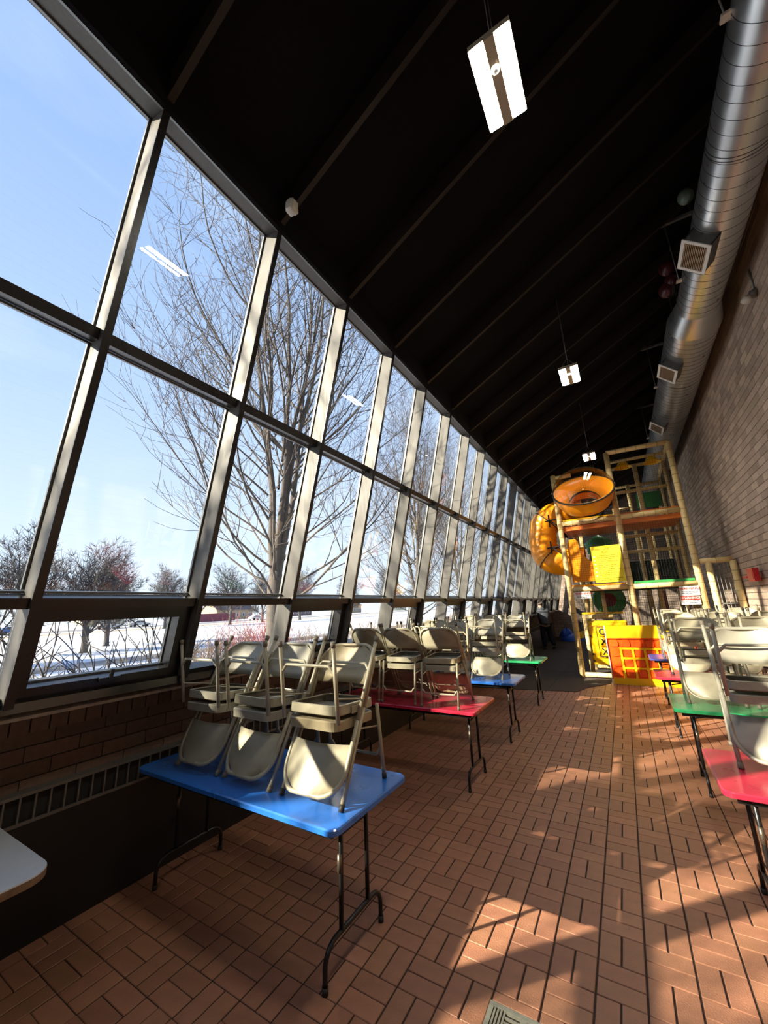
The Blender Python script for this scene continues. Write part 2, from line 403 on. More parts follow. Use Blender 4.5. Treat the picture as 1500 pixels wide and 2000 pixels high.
# a window in each bay: header, rails, panes; every second bay has a hopper sash at the bottom
KMIN, KMAX = -3, 21
def bay_mesh(fn, name, m):
    t = MB(); fn(t); me = bpy.data.meshes.new(name); me.from_pydata(t.v, [], t.f); me.materials.append(MATS[m]); b = bmesh.new(); b.from_mesh(me); bmesh.ops.recalc_face_normals(b, faces=b.faces); b.to_mesh(me); b.free(); return me
w0, w1 = .041, .970
def f_head(t): wbox(t, 1.555, 1.60, 0.0, .19, w0, w1)
def f_mid(t): wbox(t, -.034, .034, .05, .15, w0, w1)
def f_low(t): wbox(t, -1.612, -1.552, .02, .15, w0, w1)
def f_bead_glint(t):
    wbox(t, -.05, -.036, .145, .17, w0, w1); wbox(t, -1.55, -1.536, .145, .17, w0, w1); wbox(t, 1.543, 1.555, .15, .168, w0, w1); wbox(t, 1.549, 1.555, .004, .02, w0, w1)  # glazing beads; the last strip imitates a bright reflection along the header
def f_side(t):
    wbox(t, -1.53, -.05, .155, .175, w0, w0+.012); wbox(t, .036, 1.54, .155, .175, w0, w0+.012)
    wbox(t, -1.53, -.05, .155, .175, w1-.012, w1); wbox(t, .036, 1.54, .155, .175, w1-.012, w1)
def f_up(t): wbox(t, .03, 1.556, .158, .164, w0, w1)
def f_midp(t): wbox(t, -1.558, -.03, .158, .164, w0, w1)
def f_lowp(t): wbox(t, -2.10, -1.606, .158, .164, w0, w1)
def f_bot(t): wbox(t, -2.14, -2.09, .05, .19, w0, w1)
def f_sash(t):
    wbox(t, -1.695, -1.612, .06, .20, w0, w1); wbox(t, -2.14, -2.055, .06, .20, w0, w1)
    wbox(t, -2.055, -1.695, .06, .20, w0, w0+.055); wbox(t, -2.055, -1.695, .06, .20, w1-.085, w1)
def f_sbead(t):
    wbox(t, -2.055, -2.045, .14, .176, w0+.055, w1-.085); wbox(t, -2.045, -1.695, .16, .176, w1-.093, w1-.085)
def f_sp(t): wbox(t, -2.06, -1.69, .176, .182, w0+.05, w1-.08)
def f_latch(t): wbox(t, -2.075, -2.05, .03, .06, .44, .56); wbox(t, -2.06, -2.0, .02, .035, .49, .51)
BM = {n: bay_mesh(f, n, m) for n, f, m in (('header', f_head, 'stained_wood'), ('middle_rail', f_mid, 'dark_frame'), ('lower_rail', f_low, 'dark_frame'), ('bead_and_glint', f_bead_glint, 'alu_bead'),
      ('side_bead', f_side, 'alu_bead'), ('pane', f_up, 'pane_glass'), ('pane_', f_midp, 'pane_glass'), ('pane__', f_lowp, 'pane_glass'), ('bottom_rail', f_bot, 'dark_frame'), ('hopper_sash', f_sash, 'dark_frame'), ('sash_bead', f_sbead, 'alu_bead'), ('hopper_pane', f_sp, 'pane_glass'), ('latch', f_latch, 'dark_frame'))}
for k in range(KMIN, KMAX+1):
    n = k-KMIN+1
    w_ = bpy.data.objects.new('window_%d' % n, None); COL.objects.link(w_); struct(w_); w_.location = (0, YM(k), 0)
    for nm in ('header', 'middle_rail', 'lower_rail', 'bead_and_glint', 'side_bead', 'pane', 'pane_'): link(nm.rstrip('_'), BM[nm], w_)
    if k % 2:
        s_ = link('hopper_sash', BM['hopper_sash'], w_); link('sash_bead', BM['sash_bead'], s_); link('pane', BM['hopper_pane'], s_); link('latch', BM['latch'], s_)
    else:
        link('pane', BM['pane__'], w_); link('bottom_rail', BM['bottom_rail'], w_)
# ------------------------------------------------------------------ convector heaters along the low wall
rib = MB().box(-3.132, -3.122, 0, .009, .632, .765); ribme = bpy.data.meshes.new('rib'); ribme.from_pydata(rib.v, [], rib.f); ribme.materials.append(MATS['heater_rib'])
hy = [-2.9, 1.0-.9, 4.05, 8.0, 12.0, 16.0, 20.9]
hl = ['behind the white table corner', 'beside the near blue table, running past its left end', 'beyond the first red table', 'past the green table', 'beside the person at the window', 'in the far corner of the hall']
for i in range(6):
    y0, y1 = hy[i]+.01, hy[i+1]-.01
    h = thing('convector_heater', 'long dark metal convector heater '+hl[i], 'heater', (0, 0, 0), group='convector heaters under the windows')
    c = MB().box(-3.195, -3.14, y0, y1, .0, .60).box(-3.195, -3.128, y0, y1, .0, .62)
    c.build('casing', 'heater_metal', h)
    MB().box(-3.195, -3.15, y0, y1, .622, .77).build('slot_back', 'vent_dark', h)
    MB().box(-3.195, -3.118, y0, y1, .766, .782).build('top_rail', 'heater_rib', h)
    MB().box(-3.134, -3.120, y0, y1, .618, .634).build('bottom_rail', 'heater_rib', h)
    if 1 <= i <= 2:
        y = y0+.0
        while y < y1-.01: link('rib', ribme, h, (0, y, 0)); y += .0722
    elif i > 2:
        t = MB(); y = y0
        while y < y1-.01: t.box(-3.132, -3.122, y, y+.009, .632, .765); y += .0722
        t.build('grille', 'heater_rib', h)['kind'] = 'stuff'

# ------------------------------------------------------------------ folding tables
TL, TW, TZ = 1.76, .72, .73
def make_table(label, m, x, y, group):
    t = thing('folding_table', label, 'table', (x, y, 0), random.uniform(-.012, .012), group)
    a = MB(); o_ = rrect(TL, TW, .05, 6); i_ = rrect(TL-.014, TW-.014, .045, 6); u = rrect(TL-.03, TW-.03, .04, 6)
    loft(a, [[(p[0], p[1], TZ-.034) for p in u], [(p[0], p[1], TZ-.028) for p in o_], [(p[0], p[1], TZ-.006) for p in o_], [(p[0], p[1], TZ) for p in i_]])
    a.build('tabletop', m, t)
    MB().box(-TL/2+.06, TL/2-.06, -TW/2+.05, -TW/2+.075, TZ-.065, TZ-.034).box(-TL/2+.06, TL/2-.06, TW/2-.075, TW/2-.05, TZ-.065, TZ-.034).build('apron', 'black_steel', t)
    for s in (-1, 1):
        X = s*.727; r = .0125
        for yy in (-.118, .118): MB().tube([(X, yy, TZ-.04), (X, yy, .17)], r, 10).build('leg', 'black_steel', t)
        f = [(X, -.245, 0.0), (X, -.245, .09)]
        for i in range(1, 7): a_ = R(15*i); f.append((X, -.245+.08*(1-math.cos(a_)), .09+.08*math.sin(a_)))
        g = [(X, -p[1], p[2]) for p in reversed(f)]
        fo = MB().tube(f+g, r, 10).build('foot_bar', 'black_steel', t)
        MB().tube([(X, -.245, 0), (X, -.245, .03)], .016, 10).build('foot_cap', 'rubber', fo); MB().tube([(X, .245, 0), (X, .245, .03)], .016, 10).build('foot_cap', 'rubber', fo)
        MB().tube([(X, -.118, .585), (X, .118, .585)], .009, 8).build('crossbar', 'black_steel', t)
        MB().tube([(X-s*.02, 0, .585), (X-s*.17, 0, .62), (X-s*.36, 0, TZ-.036)], .008, 8).build('brace', 'black_steel', t)
        MB().tube([(X, -.128, .42), (X, -.128, .50)], .0135, 8).build('lock_ring', 'worn_steel', t)
    return t
GL = 'folding tables along the window side'; GR = 'folding tables along the brick wall side'
make_table('blue folding table nearest the camera on the window side', 'table_blue', -2.205, 2.02, GL)
make_table('red folding table on the window side behind the near blue one', 'table_red', -2.27, 4.23, GL)
make_table('second blue folding table on the window side, between red and green tables', 'table_blue', -2.25, 5.74, GL)
make_table('green folding table on the window side, nearest the floor mat', 'table_green', -2.27, 7.78, GL)
make_table('red folding table at the right edge, nearest the camera on the wall side', 'table_red', 1.17, 3.27, GR)
make_table('green folding table on the brick wall side behind the near red one', 'table_green', 1.12, 5.06, GR)
make_table('second red folding table on the wall side, just beyond the green table', 'table_red', 1.08, 6.78, GR)
make_table('violet blue folding table on the wall side nearest the yellow and orange panel', 'table_violet', 1.10, 8.62, GR)
# white table at the lower left
t = thing('square_table', 'white laminate table with brown plywood edge at lower left corner', 'table', (-2.68, .44, 0))
a = MB(); o_ = rrect(.80, .98, .10, 8)
loft(a, [[(p[0], p[1], .675) for p in o_], [(p[0], p[1], .704) for p in o_]]); a.build('table_edge', 'plywood_edge', t)
a = MB(); loft(a, [[(p[0], p[1], .704) for p in o_], [(p[0]*.995, p[1]*.995, .71) for p in o_]]); a.build('tabletop', 'table_white', t)
MB().tube([(0, 0, .675), (0, 0, .03)], .04, 14).build('pedestal', 'black_steel', t)
for i in range(4):
    c, s = math.cos(R(45+90*i)), math.sin(R(45+90*i)); MB().tube([(0, 0, .05), (c*.36, s*.36, .025)], [.03, .02], 8).build('foot', 'black_steel', t)

# ------------------------------------------------------------------ folding chairs: one standing on the table, one upside down on its seat
SH = .415
def lerp(a, b, t): return tuple(a[i]+(b[i]-a[i])*t for i in range(3))
def chair_meshes(m, tag_):
    D = {}; HX = .212; fy0, by1, HT = -.215, .185, .775
    yl = lambda z: fy0+(by1-fy0)*z/HT
    def keep(nm, mb, mm=None):
        me = bpy.data.meshes.new(nm); me.from_pydata(mb.v, [], mb.f); me.polygons.foreach_set('use_smooth', mb.sm); me.materials.append(MATS[mm or m]); D[nm] = me
    for s, n in ((-1, 'fl'), (1, 'fr')):
        keep(n, MB().tube([(s*HX, yl(.02), .02), (s*HX, yl(SH+.03), SH+.03)], .0125, 8))
        keep(n+'c', MB().tube([(s*HX, yl(0), 0), (s*HX, yl(.03), .03)], .0155, 8), tag_)
    RXX = .198; ry = lambda z: .236-.052*z/.40
    for s, n in ((-1, 'rl'), (1, 'rr')):
        keep(n, MB().tube([(s*(RXX+.004), ry(.02), .02), (s*RXX, ry(.43), .43)], .0115, 8))
        keep(n+'c', MB().tube([(s*(RXX+.004), ry(0), 0), (s*(RXX+.004), ry(.03), .03)], .0145, 8), tag_)
    # back frame: rises from the seat and arches over the top
    p = [(-HX, yl(SH+.03), SH+.03), (-HX, yl(.62), .62)]; rr = .115
    for i in range(0, 7): a = R(90*i/6); zz = HT-rr+rr*math.sin(a); p.append((-HX+rr*(1-math.cos(a)), yl(zz)+.030*(1-abs(math.cos(a))), zz))
    q = [(-v[0], v[1], v[2]) for v in reversed(p)]
    keep('bf', MB().tube(p+q, .0125, 8))
    # curved back panel, a thin shell
    mb = MB(); nu, nv = 11, 6; F = []; 
    for side in (0, 1):
        for j in range(nv):
            v = j/(nv-1); z = .555+v*(HT-.558)
            for i in range(nu):
                u = -1+2*i/(nu-1)
                dz = max(0, z-(HT-rr)); w = HX-.004-(rr-math.sqrt(max(0, rr*rr-dz*dz)))
                F.append((u*w, yl(z)+.045*(1-u*u)+(.004 if side else 0), z))
    o = nu*nv; fs = []
    for j in range(nv-1):
        for i in range(nu-1):
            a = j*nu+i; fs.append((a, a+1, a+nu+1, a+nu)); fs.append((o+a, o+a+nu, o+a+nu+1, o+a+1))
    for i in range(nu-1): fs.append((i, o+i, o+i+1, i+1))
    mb.add(F, fs, True); keep('bp', mb)
    # seat: pressed pan with a turned-down rim, hollow below
    mb = MB(); sy = -.02; tilt = lambda y: -.045*(y+.2)
    def ring(w, d, r, z): return [(p_[0], p_[1]+sy, z+tilt(p_[1]+sy)) for p_ in rrect(w, d, r, 5)]
    loft(mb, [ring(.356, .372, .05, SH-.042), ring(.340, .356, .05, SH-.049), ring(.344, .36, .05, SH-.054), ring(.370, .386, .055, SH-.052), ring(.376, .392, .06, SH-.006), ring(.358, .374, .055, SH), ring(.2, .2, .04, SH-.004)], cap0=False, cap1=True, smooth=False)
    keep('st', mb)
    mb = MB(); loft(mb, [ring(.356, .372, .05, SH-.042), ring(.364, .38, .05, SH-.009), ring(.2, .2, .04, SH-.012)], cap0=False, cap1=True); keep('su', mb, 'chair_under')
    # crossbars bent at their ends
    def ubar(y_, z0, hx, dz, dy):
        b = .045; L = [(-hx, y_-dy, z0+dz)]
        for i in range(0, 5): a = R(22.5*i); L.append((-hx+b*math.sin(a)*.9+.002, y_-dy*(1-math.sin(a)), z0+dz*(1-math.sin(a)) if i else z0+dz*.8))
        return L+[(-v[0], v[1], v[2]) for v in reversed(L)]
    keep('cb1', MB().tube(ubar(yl(.155), .155, HX, .04, -.02), .0085, 7)); keep('cb2', MB().tube(ubar(ry(.13), .13, RXX+.003, .05, .006), .0085, 7))
    # hinge plates and the brace strip under each side of the seat
    for s, n in ((-1, 'hg1'), (1, 'hg2')): keep(n, MB().box(s*.196-.003, s*.196+.003, yl(SH)-.06, yl(SH)+.05, SH-.05, SH-.012))
    for s, n in ((-1, 'ln1'), (1, 'ln2')): keep(n, MB().tube([(s*.19, ry(.30), .30), (s*.2, yl(.34), .34)], .005, 6))
    return D
CM = {m: chair_meshes(m, 'rubber' if m == 'chair_tan' else 'rubber_grey') for m in ('chair_beige', 'chair_grey', 'chair_tan')}
def make_chair(label, m, group, M):
    D = CM[m]; t = thing('folding_chair', label, 'chair', group=group); t.matrix_world = M
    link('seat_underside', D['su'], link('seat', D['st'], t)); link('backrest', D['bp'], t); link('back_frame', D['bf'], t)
    for n in ('fl', 'fr', 'rl', 'rr'): l = link('leg', D[n], t); link('foot_cap', D[n+'c'], l)
    link('crossbar', D['cb1'], t); link('crossbar', D['cb2'], t); [link('hinge_plate', D[k], t) for k in ('hg1', 'hg2')]; [link('link_strap', D[k], t) for k in ('ln1', 'ln2')]
    return t
def stack(x, y, face, yaw, mu, mf, lu, lf, group):
    """face -1: the standing chair looks towards the camera; +1: away from it"""
    rz = (0 if face < 0 else math.pi)+yaw
    U = Matrix.Translation((x, y, TZ)) @ Matrix.Rotation(rz, 4, 'Z')
    make_chair(lu, mu, group, U)
    F = U @ Matrix.Translation((0, -.03, 2*SH+.004)) @ Matrix.Rotation(R(180)-.015, 4, 'X') @ Matrix.Rotation(random.uniform(-.03, .03), 4, 'Z')
    make_chair(lf, mf, group, F)
def row(xs, y, face, tbl, ms, pos, g):
    for i, x in enumerate(xs):
        stack(x, y+random.uniform(-.015, .015), face, random.uniform(-.06, .06), ms[i][0], ms[i][1], 'beige folding chair standing on the %s, %s' % (tbl, pos[i]),
              'folding chair upside down on the %s chair of the %s' % (pos[i].split(' ')[0], tbl), g)
b, g_, t_ = 'chair_beige', 'chair_grey', 'chair_tan'
P3 = ['leftmost of its three stacks', 'middle of its three stacks', 'rightmost of its three stacks']
row((-2.635, -2.135, -1.625), 2.03, -1, 'near blue table', ((g_, g_), (g_, b), (t_, b)), P3, 'chairs stacked on the near blue table')
row((-2.70, -2.25, -1.775), 4.14, 1, 'window side red table', ((b, b), (b, b), (b, t_)), P3, 'chairs stacked on the window side red table')
row((-2.70, -2.25, -1.785), 5.80, -1, 'second blue table', ((b, b), (g_, b), (g_, b)), P3, 'chairs stacked on the second blue table')
row((-2.70, -2.26, -1.80), 7.72, -1, 'window side green table', ((b, b), (b, b), (g_, b)), P3, 'chairs stacked on the window side green table')
row((.665,), 3.50, -1, 'near wall side red table', ((g_, g_),), ['frontmost by the right edge'], 'chairs stacked on the near red table of the wall side')
row((.60, 1.10), 5.19, -1, 'wall side green table', ((b, b), (b, b)), ['leftmost of its stacks', 'second of its stacks'], 'chairs stacked on the wall side green table')
row((.62, 1.12, 1.60), 6.86, -1, 'wall side second red table', ((t_, b), (b, b), (b, b)), P3, 'chairs stacked on the wall side second red table')
row((.66, 1.16, 1.66), 8.70, -1, 'violet table', ((b, b), (b, b), (b, b)), P3, 'chairs stacked on the violet blue table')
# ------------------------------------------------------------------ pendant lights
def light(y, label):
    t = thing('pendant_light', label, 'light', (-.155, y, 4.88), 0, 'pendant lights down the middle of the ceiling')
    a = MB().box(-.122, .122, -.236, .236, .012, .05).box(-.03, .03, -.236, .236, .0, .012); a.build('housing', 'light_housing', t)
    for s in (-1, 1):
        a = MB(); loft(a, [[(s*.075+p[0], p[1], .0) for p in rrect(.07, .44, .01, 2)], [(s*.075+p[0], p[1], .0119) for p in rrect(.09, .47, .012, 2)]]); fix(a.build('lens', 'light_lens', t))
    MB().lathe([(.0, -.022), (.012, -.022), (.014, -.008), (.026, -.006), (.026, .0)], 16, Matrix.Translation((0, -.08, 0))).build('motion_sensor', 'white_paint', t)
    top = CZ(-.155)+.235-4.88
    for yy in (-.19, .19):
        MB().tube([(-.1, yy, .05), (0, yy*.6, .22), (.1, yy, .05)], .003, 6).build('wire', 'strut_steel', t)
        MB().tube([(0, yy*.6, .22), (0, yy*.6, top)], .003, 6).build('wire', 'strut_steel', t)
    return t
light(1.86, 'lit twin panel pendant light nearest the camera, high in the picture')
light(5.64, 'second lit pendant light, halfway down the ceiling')
light(9.45, 'third lit pendant light, hanging above the clear bubble of the playground')
light(13.2, 'farthest pendant light, behind the play structure')
light(-1.92, 'pendant light overhead behind the camera')

# ------------------------------------------------------------------ spiral duct
DX, DZ = 1.63, 5.93
duct = thing('air_duct', 'large round galvanised spiral duct running along the top of the brick wall', 'duct', (DX, 0, DZ))
def dlathe(prof): return MB().lathe(prof, 48, Matrix.Rotation(R(-90), 4, 'X'))
r1, r2 = .263, .348
dlathe([(0, YA+.02), (r1, YA+.02), (r1, 6.55)]).build('duct_run', 'galvanised', duct)
dlathe([(r1, 6.55), (r1+.004, 6.56), (r2, 6.95), (r2+.004, 6.97), (r2, 6.98)]).build('reducer', 'galvanised', duct)
dlathe([(r2, 6.98), (r2, YB-.02), (0, YB-.02)]).build('duct_run', 'galvanised', duct)
def spiral(r, y0, y1, pitch):
    pts = []; n = int((y1-y0)/pitch*48)
    for i in range(n+1):
        t = i/48; a = t*2*math.pi; pts.append((r*math.cos(a), y0+t*pitch, r*math.sin(a)))
    return MB().tube(pts, .0028, 4).build('spiral_seam', 'duct_seam', duct)
spiral(r1+.0005, 2.0, 6.5, .135); spiral(r2+.0005, 7.0, 13.5, .135)
for y, r in ((4.05, r1), (4.09, r1), (8.6, r2), (10.4, r2)):
    MB().tube([(r*math.cos(a), y, r*math.sin(a)) for a in [2*math.pi*i/40 for i in range(40)]], .005, 5, closed=True).build('joint_band', 'duct_seam', duct)
def vent(yc, r, size, label):
    v = thing('air_vent', label, 'vent', (DX, yc, DZ), 0, 'square supply grilles on the duct')
    v.rotation_euler = (0, R(180+45), 0)     # local z points down and towards the aisle
    w, l = size; h = r+.12
    a = MB().box(-w/2, w/2, -l/2, -l/2+.01, r*.75, h).box(-w/2, w/2, l/2-.01, l/2, r*.75, h).box(-w/2, -w/2+.01, -l/2, l/2, r*.75, h).box(w/2-.01, w/2, -l/2, l/2, r*.75, h); a.build('collar', 'collar_steel', v)
    MB().box(-w/2+.01, w/2-.01, -l/2+.01, l/2-.01, h-.05, h-.045).build('plenum', 'vent_dark', v)
    f = .026; a = MB().box(-w/2-.012, w/2+.012, -l/2-.012, -l/2+f, h, h+.012).box(-w/2-.012, w/2+.012, l/2-f, l/2+.012, h, h+.012).box(-w/2-.012, -w/2+f, -l/2+f, l/2-f, h, h+.012).box(w/2-f, w/2+.012, -l/2+f, l/2-f, h, h+.012)
    a.build('frame', 'white_paint', v)
    n = 13
    for i in range(n):
        x0 = -w/2+f+(i+.5)*(w-2*f)/n
        MB().box(x0-.003, x0+.003, -l/2+f, l/2-f, h-.03, h+.008).build('slat', 'slat_brown', v)
vent(5.16, r1, (.30, .44), 'white framed square grille on the duct nearest the camera')
vent(7.87, r2, (.30, .44), 'second white framed grille on the duct, below the reducer')
vent(10.5, r2, (.30, .44), 'third and smallest white grille on the duct, just above the play structure')
def hanger(y, r, label):
    t = thing('duct_hanger', label, 'bracket', (DX-r-.01, y, DZ), 0, 'rods carrying the duct')
    top = CZ(DX-r)+.1-DZ
    MB().box(-.05, .02, -.03, .03, -.012, .012).build('clip', 'sill_stone', t)
    MB().tube([(-.02, 0, 0), (-.02, 0, top)], .006, 6).build('rod', 'strut_steel', t)
    MB().box(-.12, .75, -.02, .02, top-.005, top+.035).build('strut_channel', 'strut_steel', t)
hanger(3.02, r1, 'threaded duct rod with pale clip at top right of the picture'); hanger(5.88, r1, 'dark rod and strut holding the duct beside the nearest white grille')
hanger(9.0, r2, 'thin duct rod and strut by the second white grille'); hanger(12.0, r2, 'thin duct rod and strut by the smallest white grille')

# balloons stuck under the roof
def balloon(p, r, m, label, squash=1.15, tail=.35):
    t = thing('balloon', label, 'balloon', p, 0, 'balloons under the roof')
    prof = [(0.001, -r*1.25), (r*.12, -r*1.2), (r*.08, -r*1.12)]+[(r*math.sin(R(a)), -r*math.cos(R(a))*squash*(1 if a > 90 else 1.0)) for a in range(15, 181, 15)]
    MB().lathe(prof, 18).build('skin', m, t)
    MB().tube([(0, 0, -r*1.25), (.01, .01, -r*1.25-tail*.5), (-.005, .02, -r*1.25-tail)], .002, 4).build('string', 'strut_steel', t)
balloon((1.38, 4.95, 6.34), .078, 'balloon_green', 'pale green balloon under the dark roof beside the duct')
balloon((1.33, 6.28, 6.50), .10, 'balloon_red', 'dark red balloon under the roof, topmost of the three')
balloon((1.36, 6.36, 6.33), .085, 'balloon_red', 'dark red balloon, middle of the three beside the grille')
balloon((1.29, 6.42, 6.24), .10, 'balloon_red', 'dark red balloon, lowest of the three, string hanging', tail=.5)
# sensor on the second rafter
t = thing('motion_detector', 'small white rounded detector fixed where the second rafter meets the windows', 'sensor', (-1.80, 1.735, 4.93))
a = MB(); loft(a, [[(p[0]-0, -.0+.03, p[1]) for p in rrect(.085, .12, .03, 4)], [(p[0], -.02, p[1]) for p in rrect(.085, .12, .03, 4)], [(p[0], -.035, p[1]) for p in rrect(.06, .09, .025, 4)]]); fix(a.build('cover', 'sensor_white', t))
MB().box(-.02, .02, .02, .06, -.02, .02).build('mount', 'sensor_white', t)

# things on the long wall
t = thing('alarm_box', 'red box on a bracket arm on the sunlit brick wall beside the gate', 'alarm', (XR, 9.25, 2.06))
MB().box(-.14, -.06, -.22, .16, -.11, .11).build('housing', 'alarm_red', t); MB().box(-.06, .0, -.05, .05, -.04, .04).build('bracket', 'sign_white', t)
MB().tube([(-.10, .16, -.02), (-.10, .62, -.02)], .022, 8).build('arm', 'alarm_red', t)
MB().box(-.145, -.14, -.18, .1, -.08, .06).build('cover_plate', 'alarm_red', t)
t = thing('wall_spotlight', 'small dark spotlight with conduit high on the brick wall', 'lamp', (XR, 6.18, 5.56))
MB().lathe([(0, 0), (.055, 0), (.06, .03), (.05, .07), (0, .075)], 16, Matrix.Rotation(R(-90), 4, 'Y')).build('base', 'strut_steel', t)
MB().lathe([(.02, 0), (.05, .05), (.055, .09), (0, .09)], 16, Matrix.Translation((-.09, -.03, -.02)) @ Matrix.Rotation(R(-150), 4, 'Y')).build('lamp_head', 'sensor_white', t)
MB().tube([(-.015, 0, .05), (-.015, -.03, .35)], .012, 8).build('conduit', 'strut_steel', t)

# floor drain
x0, x1, y0, y1 = DRAIN
t = thing('floor_drain', 'pale metal floor drain grate at the bottom edge of the photo', 'drain', ((x0+x1)/2, (y0+y1)/2, 0))
w, l = x1-x0, y1-y0
MB().box(-w/2, w/2, -l/2, -l/2+.02, -.02, .002).box(-w/2, w/2, l/2-.02, l/2, -.02, .002).box(-w/2, -w/2+.02, -l/2+.02, l/2-.02, -.02, .002).box(w/2-.02, w/2, -l/2+.02, l/2-.02, -.02, .002).build('frame', 'grate_metal', t)
MB().box(-w/2+.02, w/2-.02, -l/2+.02, l/2-.02, -.03, -.02).build('pit', 'vent_dark', t)
n = 12
for i in range(n+1):
    y = -l/2+.02+i*(l-.04)/n
    if i: 
        MB().box(-w/2+.075, w/2-.075, y-.0085, y+.0005, -.018, .001).build('bar', 'grate_metal', t)
for sx in (-1, 1):
    for i in range(4):
        x = sx*(w/2-.028-.014*i); MB().box(x-.004, x+.004, -l/2+.02, l/2-.02, -.018, .001).build('bar', 'grate_metal', t)
MB().box(-.012, .012, -l/2+.02, l/2-.02, -.019, .0015).build('cross_bar', 'grate_metal', t)

# floor mat
mt = thing('floor_mat', 'dark grey rubber mat on the brick floor in front of the play structure', 'mat', (0, 0, 0))
fix(MB().prism([(-3.1, 8.62), (-1.06, 8.86), (-.90, 9.35), (-.50, 9.93), (-.50, 10.3), (-.50, 16.2), (-3.1, 16.2)], 'z', .001, .008).build('mat_sheet', 'mat_grey', mt))
for x in (-2.35, -1.6): MB().box(x, x+.012, 8.85, 16.2, .008, .0095).build('seam', 'net_black', mt)
for y in (11.2, 13.6): MB().box(-3.1, -.5, y, y+.012, .008, .0095).build('seam', 'net_black', mt)

# ------------------------------------------------------------------ play structure
PY = 10.5
PS = thing('play_structure', 'indoor climbing frame of bamboo look posts with black nets and orange decks', 'playground', (0, 0, 0))
def bam(a, b, r=.062, name='post'):
    a, b = Vector(a), Vector(b); o = MB().tube([a, b], r, 14).build(name, 'bamboo', PS)
    L = (b-a).length; n = max(1, int(L/.2)); t = MB(); d = (b-a).normalized()
    for i in range(1, n):
        c = a+(b-a)*(i/n); t.tube([c-d*.004, c+d*.004], r+.0018, 14)
    if t.f: t.build('ring', 'bamboo_ring', o)
    return o
XA, XB, XC = -1.08, .19, 1.44
Y2, Y3, Y4 = 11.77, 13.04, 14.3
bam((XA, PY, 0), (XA, PY, 4.92)); bam((XB, PY, 0), (XB, PY, 5.25)); bam((XC, PY, 0), (XC, PY, 5.22))
for x, z in ((-.86, 4.2), (.80, 5.2), (XC, 5.2)): bam((x, Y2, 0), (x, Y2, z), .055)
for x, z in ((XA+.1, 4.8), (.62, 5.0), (XC, 5.2)): bam((x, Y3, 0), (x, Y3, z), .055)
for x in (-.9, .19, XC): bam((x, Y4, 0), (x, Y4, 4.6), .055)
for x in (.72, 1.05): bam((x, Y4-.4, 0), (x, Y4-.4, 3.6), .03)
e_ = .06
# front beams
for z in (2.0, 3.62):
    bam((XA+e_, PY, z), (XB-e_, PY, z), .058, 'beam'); bam((XB+e_, PY, z), (XC-e_, PY, z), .058, 'beam')
bam((XB, PY, 5.25), (XC, PY, 5.22), .058, 'beam'); bam((XA, PY+.02, 4.86), (XA+.42, PY+.02, 4.86), .05, 'beam')
bam((XA+e_, PY, .075), (XB-e_, PY, .075), .05, 'beam'); bam((-.86, Y2, .09), (.0, Y2, .09), .05, 'beam')
for x in (XB, XC): bam((x, PY, 5.2), (x, Y2, 5.2), .05, 'beam'); bam((x, Y2, 5.2), (x, Y3, 5.1), .05, 'beam'); bam((x, PY+.06, 3.62), (x, Y2, 3.62), .05, 'beam'); bam((x, PY+.06, 2.0), (x, Y2, 2.0), .05, 'beam')
bam((XA, PY+.06, 3.62), (XA, Y2, 3.62), .05, 'beam'); bam((XA, PY+.06, 2.0), (XA, Y2, 2.0), .05, 'beam')
for z in (2.9, 3.3, 4.5, 5.18): bam((.25, Y2, z), (XC, Y2, z), .045, 'beam')
for z in (4.3, 4.0): bam((.25, Y3, z), (.62, Y3, z), .035, 'beam')
bam((XB, Y3, 4.95), (XC, Y3, 4.95), .04, 'beam')
# lower left cell: bench beam with its short post
bam((-.95, 11.05, 1.33), (-.28, 11.05, 1.33), .055, 'beam'); bam((-.42, 11.02, 1.33), (-.42, 11.02, 2.0), .045); bam((-.9, 11.05, 0), (-.9, 11.05, 1.33), .05)
MB().box(-.95, -.05, 11.1, 11.5, 1.39, 1.43).build('bench_pad', 'yellow_plastic', PS)
# decks, their coloured edges
MB().box(XA+.06, XB-.06, PY+.03, Y2, 3.44, 3.55).build('deck', 'deck_orange', PS); MB().box(XB+.06, XC-.06, PY+.03, Y2, 3.44, 3.55).build('deck', 'deck_orange', PS)
MB().box(XA+.08, XB-.08, PY-.02, PY+.04, 3.68, 3.715).build('deck_edge', 'yellow_plastic', PS)
MB().box(XB+.08, XC-.08, PY-.02, PY+.04, 3.68, 3.70).build('deck_edge', 'deck_orange', PS)
MB().box(XA+.08, XB-.08, PY-.03, PY+.05, 2.06, 2.095).build('deck_edge', 'orange_plastic', PS)
MB().box(XB+.08, XC-.08, PY-.03, PY+.05, 2.06, 2.11).build('deck_edge', 'green_plastic', PS)
MB().box(XA+.06, XB-.06, PY+.06, Y2, 1.93, 1.98).build('deck', 'green_dark', PS); MB().box(XB+.06, XC-.06, PY+.06, Y2, 1.93, 1.98).build('deck', 'green_dark', PS)
MB().box(XB+.1, .75, Y2-.02, Y2+.04, 3.78, 3.86).build('bench_pad', 'yellow_plastic', PS)
MB().box(XB+.06, XC-.06, Y3+.1, Y3+.14, 2.0, 2.75).build('side_panel', 'green_dark', PS)
MB().box(.8, XC-.06, Y3+.3, Y3+.36, 4.3, 4.75).build('side_panel', 'green_plastic', PS)
